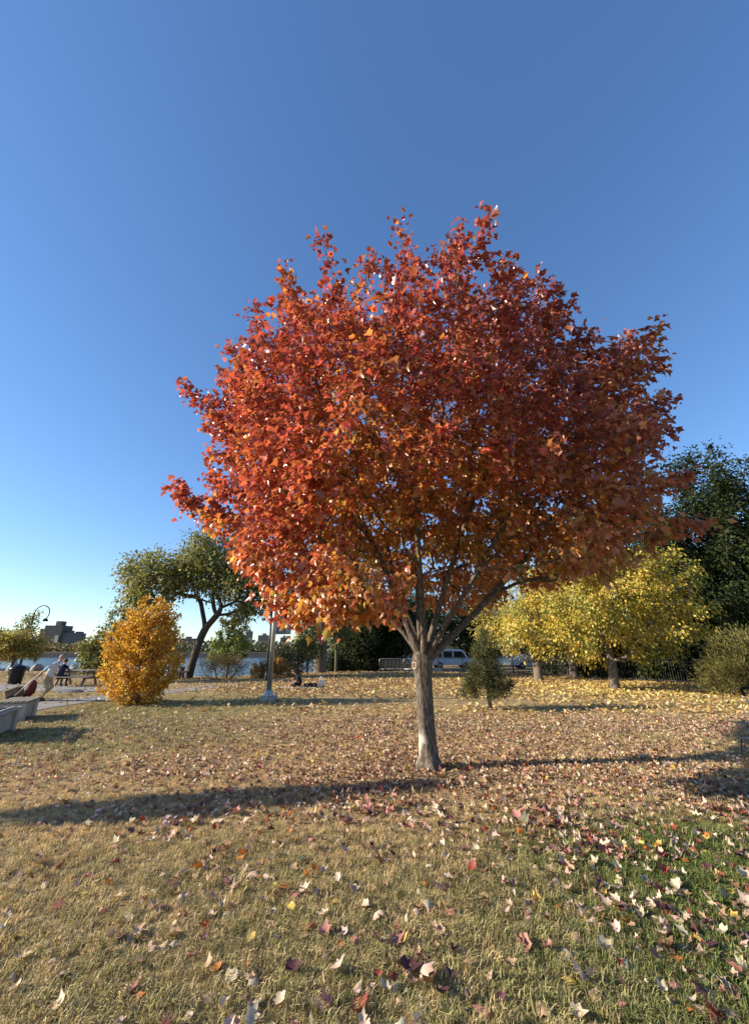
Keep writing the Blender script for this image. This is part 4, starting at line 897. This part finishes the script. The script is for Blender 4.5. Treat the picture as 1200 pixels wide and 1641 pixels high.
# ------------------------------------------------------------------ people
def person(name, label, loc, rz, joints, bones, cloth, scale=1.0, group=None, hair='hair', shoes='shoe', face=(1, 0, 0)):
    """one continuous skinned body; each face takes the cloth of the nearest bone"""
    root = thing(name, label, 'person', loc, rz, group); root.scale = (scale,)*3
    names = list(joints); me_ = bpy.data.meshes.new('body'); me_.from_pydata([joints[k][0] for k in names], [(names.index(a_), names.index(b_)) for a_, b_, _ in bones], [])
    tmp = bpy.data.objects.new('body_cage', me_); COL.objects.link(tmp)
    tmp.modifiers.new('skin', 'SKIN').use_smooth_shade = True
    for k, nme in enumerate(names):
        r_ = joints[nme][1]; sv = me_.skin_vertices[0].data[k]; sv.radius = (r_, r_) if np.isscalar(r_) else r_; sv.use_root = (nme == 'pelvis')
    ss = tmp.modifiers.new('sub', 'SUBSURF'); ss.levels = 2; ss.render_levels = 2
    bpy.context.view_layer.update(); ev = tmp.evaluated_get(bpy.context.evaluated_depsgraph_get())
    body = bpy.data.meshes.new_from_object(ev); bpy.data.objects.remove(tmp)
    mats = []; [mats.append(c) for c in [b_[2] for b_ in bones] if c not in mats]
    body.materials.clear(); [body.materials.append(M[c]) for c in mats]
    A_ = np.array([joints[b_[0]][0] for b_ in bones]); B_ = np.array([joints[b_[1]][0] for b_ in bones])
    cen = np.array([p.center for p in body.polygons])
    t1 = np.clip(np.einsum('nbk,bk->nb', cen[:, None]-A_[None], B_-A_)/(np.sum((B_-A_)**2, 1)+1e-9), 0, 1)
    dd = np.linalg.norm(cen[:, None]-(A_+t1[..., None]*(B_-A_)), axis=2)
    bi = dd.argmin(1); body.polygons.foreach_set('material_index', [mats.index(bones[k][2]) for k in bi]); body.polygons.foreach_set('use_smooth', [True]*len(bi))
    # fingers joined into the same body mesh
    bm = bmesh.new(); bm.from_mesh(body); sk = mats.index('skin') if 'skin' in mats else 0
    for s_ in 'LR':
        if 'hand'+s_ not in joints: continue
        h_ = np.array(joints['hand'+s_][0]); w_ = np.array(joints['wrist'+s_][0]); d_ = (h_-w_)/np.linalg.norm(h_-w_); sd_ = np.cross(d_, [0, 0, 1.]); sd_ /= np.linalg.norm(sd_)+1e-6; dn_ = np.cross(sd_, d_)
        if dn_[2] > 0: dn_ = -dn_
        for q_, (off, ln) in enumerate([(-.03, .055), (-.01, .07), (.01, .066), (.03, .052), (.045, .05)]):
            b0 = h_+sd_*off*(.9)-d_*(.01 if q_ < 4 else .05); m_ = b0+d_*ln*.55+sd_*(.02 if q_ == 4 else 0)+dn_*.01; e_ = m_+d_*ln*.25+dn_*ln*.5
            V, F = tube_arrays([b0, m_, e_], [.010, .009, .006], 6); vs = [bm.verts.new(v) for v in V]
            for f in F: fc = bm.faces.new([vs[i_] for i_ in f]); fc.material_index = sk; fc.smooth = True
    bm.to_mesh(body); bm.free(); obj('body', body, root)
    hm = np.array(joints['head'][0]); ht = np.array(joints['crown'][0]); up = (ht-hm)/np.linalg.norm(ht-hm); fv = np.array(face, float); fv -= (fv @ up)*up; fv /= np.linalg.norm(fv)
    MB().tube([hm+fv*.075+up*.015, hm+fv*.112-up*.015, hm+fv*.10-up*.03], [.010, .017, .006], 6).build('nose', M['skin'], root, smooth=True)
    sv_ = np.cross(up, fv)
    for s_ in (-1, 1): MB().tube([hm+sv_*s_*.085+up*.02, hm+sv_*s_*.098, hm+sv_*s_*.088-up*.03], [.01, .02, .008], 6).build('ear', M['skin'], root, smooth=True)
    bm = bmesh.new(); bmesh.ops.create_uvsphere(bm, u_segments=16, v_segments=10, radius=1)
    Mx = Matrix((fv, sv_, up)).transposed()
    for v in list(bm.verts):
        if v.co.z < -.15 and v.co.x > -.2 or v.co.z < -.75: bm.verts.remove(v)
    for v in bm.verts: v.co = Mx @ Vector((v.co.x*.108-.012, v.co.y*.098, v.co.z*.115+.03))+Vector(hm)
    hme = bpy.data.meshes.new('hair'); bm.to_mesh(hme); bm.free(); hme.materials.append(M[hair]); obj('hair', hme, root)
    for s_ in 'LR':
        if 'toe'+s_ not in joints: continue
        a0, b0 = np.array(joints['ankle'+s_][0]), np.array(joints['toe'+s_][0]); d_ = b0-a0; d_ /= np.linalg.norm(d_)
        MB().tube([a0-d_*.05-np.array([0, 0, .02]), a0+d_*.03, b0, b0+d_*.05], [.045, .058, .05, .02], 10).build('shoe', M[shoes], root, smooth=True)
    return root
def body_bones(top, legs, arm_low='skin', low_leg=None):
    return [('pelvis', 'spine', top), ('spine', 'chest', top), ('chest', 'neck', top), ('neck', 'jaw', 'skin'), ('jaw', 'head', 'skin'), ('head', 'crown', 'skin')] + \
        sum([[('chest', 'shoulder'+s, top), ('shoulder'+s, 'elbow'+s, top), ('elbow'+s, 'wrist'+s, arm_low), ('wrist'+s, 'hand'+s, 'skin'), ('pelvis', 'hip'+s, legs), ('hip'+s, 'knee'+s, legs), ('knee'+s, 'ankle'+s, low_leg or legs), ('ankle'+s, 'toe'+s, low_leg or legs)] for s in 'LR'], [])
walk = dict(pelvis=((0, 0, .86), .125), spine=((.10, 0, 1.05), .13), chest=((.19, 0, 1.24), (.155, .12)), neck=((.28, 0, 1.40), .052), jaw=((.335, 0, 1.46), .066), head=((.37, 0, 1.55), .09), crown=((.385, 0, 1.64), .066),
            shoulderL=((.17, .18, 1.31), .062), elbowL=((-.06, .24, 1.13), .044), wristL=((-.25, .2, .95), .031), handL=((-.32, .19, .89), .034),
            shoulderR=((.17, -.18, 1.31), .062), elbowR=((-.04, -.25, 1.10), .044), wristR=((-.22, -.22, .92), .031), handR=((-.29, -.21, .86), .034),
            hipL=((.02, .1, .80), .098), kneeL=((.20, .11, .47), .064), ankleL=((-.18, .1, .14), .042), toeL=((-.06, .1, .05), .036),
            hipR=((.0, -.1, .80), .098), kneeR=((.17, -.11, .45), .064), ankleR=((.0, -.1, .09), .042), toeR=((.13, -.1, .045), .036))
person('person', 'person in pale blue shirt and khaki trousers leaning forward, pulling a cart', (-11.5, 15.2, .02), 0.1, walk, body_bones('shirt', 'khaki', 'skin', 'khaki'), None, .9, None, 'greyhair')
sit = dict(pelvis=((0, 0, .50), .13), spine=((.04, 0, .70), .125), chest=((.09, 0, .91), (.15, .115)), neck=((.15, 0, 1.06), .05), jaw=((.19, 0, 1.12), .064), head=((.21, 0, 1.21), .088), crown=((.21, 0, 1.30), .066),
           shoulderL=((.09, .18, .98), .058), elbowL=((.26, .22, .78), .042), wristL=((.46, .14, .80), .03), handL=((.54, .12, .81), .033),
           shoulderR=((.09, -.18, .98), .058), elbowR=((.26, -.22, .78), .042), wristR=((.46, -.14, .80), .03), handR=((.54, -.12, .81), .033),
           hipL=((.06, .1, .49), .09), kneeL=((.46, .12, .50), .062), ankleL=((.42, .12, .10), .042), toeL=((.55, .12, .05), .036),
           hipR=((.06, -.1, .49), .09), kneeR=((.46, -.12, .50), .062), ankleR=((.42, -.12, .10), .042), toeR=((.55, -.12, .05), .036))
person('person', 'person in navy sitting at the picnic table behind the leaning man', (-15.6, 21.4, -.02), 1.67, sit, body_bones('navy', 'navy', 'navy'), None, 1.0, 'seated people')
person('person', 'person in dark red seated at the low picnic table near the golden shrub', (-13.4, 26.9, -.02), 1.75, sit, body_bones('redcloth', 'navy', 'redcloth'), None, 1.0, 'seated people')
person('person', 'person in black seated at the low picnic table beside the cottonwood trunk', (-12.6, 27.1, -.02), 1.85, sit, body_bones('blackcloth', 'blackcloth', 'blackcloth'), None, 1.0, 'seated people')
hunch = dict(pelvis=((0, 0, .15), .135), spine=((.02, 0, .33), .125), chest=((.13, 0, .50), (.15, .115)), neck=((.24, 0, .61), .05), jaw=((.30, 0, .63), .064), head=((.36, 0, .70), .088), crown=((.38, 0, .79), .07),
             shoulderL=((.14, .18, .54), .056), elbowL=((.26, .25, .31), .042), wristL=((.44, .13, .20), .03), handL=((.51, .09, .18), .033),
             shoulderR=((.14, -.18, .54), .056), elbowR=((.24, -.26, .31), .042), wristR=((.44, -.13, .20), .03), handR=((.51, -.09, .18), .033),
             hipL=((.06, .11, .13), .095), kneeL=((.36, .34, .20), .062), ankleL=((.42, -.02, .08), .042), toeL=((.40, -.14, .05), .034),
             hipR=((.06, -.11, .13), .095), kneeR=((.36, -.34, .17), .062), ankleR=((.30, .05, .07), .042), toeR=((.28, .15, .05), .034))
person('person', 'person in black sitting hunched on a pale blanket on the leafy lawn', (-3.55, 20.75, .035), 3.6, hunch, body_bones('blackcloth', 'blackcloth', 'skin'), None, .98, 'seated people')
# blanket with folds, bag and a rolled mat next to the sitter
bx_, by_ = np.meshgrid(np.linspace(-.85, .95, 26), np.linspace(-.5, .5, 16)); bz_ = .026+.022*fbm(bx_*4+3, by_*4, 13, 2)
ii = np.arange(bx_.size).reshape(bx_.shape); q = np.stack([ii[:-1, :-1], ii[:-1, 1:], ii[1:, 1:], ii[1:, :-1]], -1).reshape(-1, 4)
o = obj('blanket', mesh_np('blanket', np.stack([bx_, by_, bz_], -1).reshape(-1, 3), [q], M['whitecloth'], smooth=True), None, (-3.7, 20.7, .005), (0, 0, .08)); tag(o, 'pale crumpled blanket spread under the hunched sitter', 'blanket')
t_ = thing('rolled_mat', 'dark rolled mat lying beside the hunched sitter', 'mat', (-3.05, 20.72, .06), .05)
MB().tube(P3((-.3, 0, .08), (-.28, 0, .085), (.3, 0, .085), (.32, 0, .08)), [.07, .085, .085, .07], 14).build('roll', M['blackcloth'], t_, smooth=True)
for x_ in (-.16, .18): MB().tube([np.array((x_, .088*math.cos(a_), .085+.088*math.sin(a_))) for a_ in np.linspace(0, 6.28, 15)], [.008]*15, 6, False).build('strap', M['khaki'], t_)
t_ = thing('tote_bag', 'pale canvas tote bag standing on the leaves next to the rolled mat', 'bag', (-2.55, 20.85, .02), .3)
MB().box((0, 0, .17), (.30, .16, .34), taper=.86).build('bag_body', M['whitepole'], t_, bevel=.02)
for y_ in (-.06, .06): MB().tube([np.array((.085*math.cos(a_), y_, .32+.17*math.sin(a_))) for a_ in np.linspace(0, 3.14, 9)], [.01]*9, 6).build('strap', M['whitepole'], t_, smooth=True)
# the cart the walking man pulls
t_ = thing('hand_cart', 'hand cart with pale poles, a maroon bag and a brown box, behind the walking man', 'cart', (-11.83, 15.2, 0), .1)
for y_ in (-.19, .17):
    MB().tube(P3((.06, y_, .82), (-.12, y_, .62), (-.52, y_, .16)), [.018, .018, .018], 8).build('pole', M['whitepole'], t_, smooth=True)
    w_ = MB().tube(P3((-.50, y_*1.5-.02, .12), (-.50, y_*1.5+.02, .12)), [.12, .12], 16).build('wheel', M['rubber'], t_)
    MB().tube(P3((-.50, y_*1.5-.024, .12), (-.50, y_*1.5+.024, .12)), [.05, .05], 10).build('hub', M['galv'], w_)
MB().tube(P3((-.10, 0, .70), (-.10, 0, .62), (-.12, 0, .48), (-.15, 0, .30), (-.17, 0, .17)), [.03, .10, .14, .15, .06], 12).build('bag', M['maroon'], t_, smooth=True)
MB().tube(P3((-.10, -.19, .70), (-.10, .17, .70)), [.014]*2, 8).build('cross_bar', M['whitepole'], t_)
MB().tube(P3((-.50, -.3, .12), (-.50, .27, .12)), [.014]*2, 8).build('axle', M['galv'], t_)
bx = MB().box((-.62, 0, .28), (.34, .4, .26), ry=-.35).build('box', M['brownwood'], t_, bevel=.01)
MB().box((-.66, 0, .415), (.36, .42, .04), ry=-.35).build('lid', M['wood'], bx, bevel=.006)

# ------------------------------------------------------------------ the far bank
o = MB().box((-200, 341, -.3), (1800, 3, 3.6)).build('seawall', M['brickfar']); setting(o)
def tower(name, label, x0, x1, y_, d_, h, mat, extra=(), strip=None):
    t_ = thing(name, label, 'building', ((x0+x1)/2, y_, 2)); w_ = x1-x0
    MB().box((0, d_/2, h/2), (w_, d_, h)).build('wall', M[mat], t_)
    n = max(3, int(w_/4.2)); fl = int(h/3.0)
    wm = MB(); [wm.box((0, -.02, 2.2+k*3.0), (1.9, .3, 1.5)) for k in range(fl)]; wm = wm.mesh('window_column', M['glass'])
    for k in range(n): obj('window_column', wm, t_, (-w_/2+(k+.5)*w_/n, 0, 0))
    MB().box((0, d_/2, h+.5), (w_+.6, d_+.6, 1.0)).build('parapet', M[mat], t_)
    for cx, wd, hh in extra: MB().box((cx, d_/2, h+1+hh/2), (wd, d_*.5, hh)).build('penthouse', M[mat], t_)
    if strip: MB().box((strip[0], -.5, strip[2]/2), (strip[1], 1.2, strip[2])).build('pale_panel', M['cream'], t_)
tower('apartment_tower', 'tallest dark brown apartment tower across the river with a rooftop block', -555, -525, 700, 24, 42, 'brickfar', [(1.7, 9, 7.5)], (9.2, 6.0, 27))
tower('apartment_tower', 'narrow dark wing beside the tallest apartment tower', -563, -555.3, 702, 20, 37, 'brickfar')
tower('apartment_tower', 'lower dark slab block right of the tallest apartment tower', -524.6, -500, 703, 22, 30, 'brickfar2', [(-8, 6, 4.5), (8, 7, 2.5)])
rg = np.random.default_rng(31)
sky_l = [('broad grey apartment block on the far bank behind the lamp post', -250, -228, 900, 34, 'brickfar2'), ('narrow grey tower on the far bank beside the lamp post', -286, -276, 930, 44, 'brickfar2'),
         ('pale low apartment house on the far bank', -272, -256, 880, 24, 'palefar'), ('stepped brown block on the far bank', -310, -290, 940, 36, 'brickfar'),
         ('reddish brick house row on the far bank', -226, -206, 880, 18, 'redfar'), ('square grey tower at the end of the far skyline', -204, -192, 910, 30, 'brickfar2'),
         ('wide brown housing block on the far bank behind the cottonwood', -400, -370, 860, 26, 'brickfar'), ('pale slab on the far bank behind the cottonwood trunk', -440, -420, 880, 22, 'palefar')]
for l_, a_, b_, y_, h_, m_ in sky_l: tower('far_building', l_, a_, b_, y_, 18, h_, m_, [(0, (b_-a_)*.3, 4)])
# wooded far bank
n = 16000; x = rg.uniform(-620, 400, n); y = 352+rg.random(n)**1.5*60; hgt = 4+9*fbm(x*.05, x*0, 14, 3)
pos = np.stack([x, y, 1+hgt*rg.random(n)**.8], 1); cl = fbm(x*.06+4, x*0+2, 19, 2)
col = np.where((cl+rg.normal(0, .06, n) > .52)[:, None], pick(rg, n, [(.20, .12, .05), (.24, .15, .05), (.15, .11, .05)]), pick(rg, n, [(.07, .075, .035), (.10, .10, .045)]))
lo = leaf_cloud('far_trees', DV, DF, pos, frames(rg.normal(size=(n, 3)), rg.normal(size=(n, 3))), np.full(n, 3.0), rg.normal(.2, .2, n), rg.normal(0, .3, n), col, M['leaf'])
tag(lo, 'belt of brown and olive trees along the far river bank', 'trees'); lo['kind'] = 'stuff'
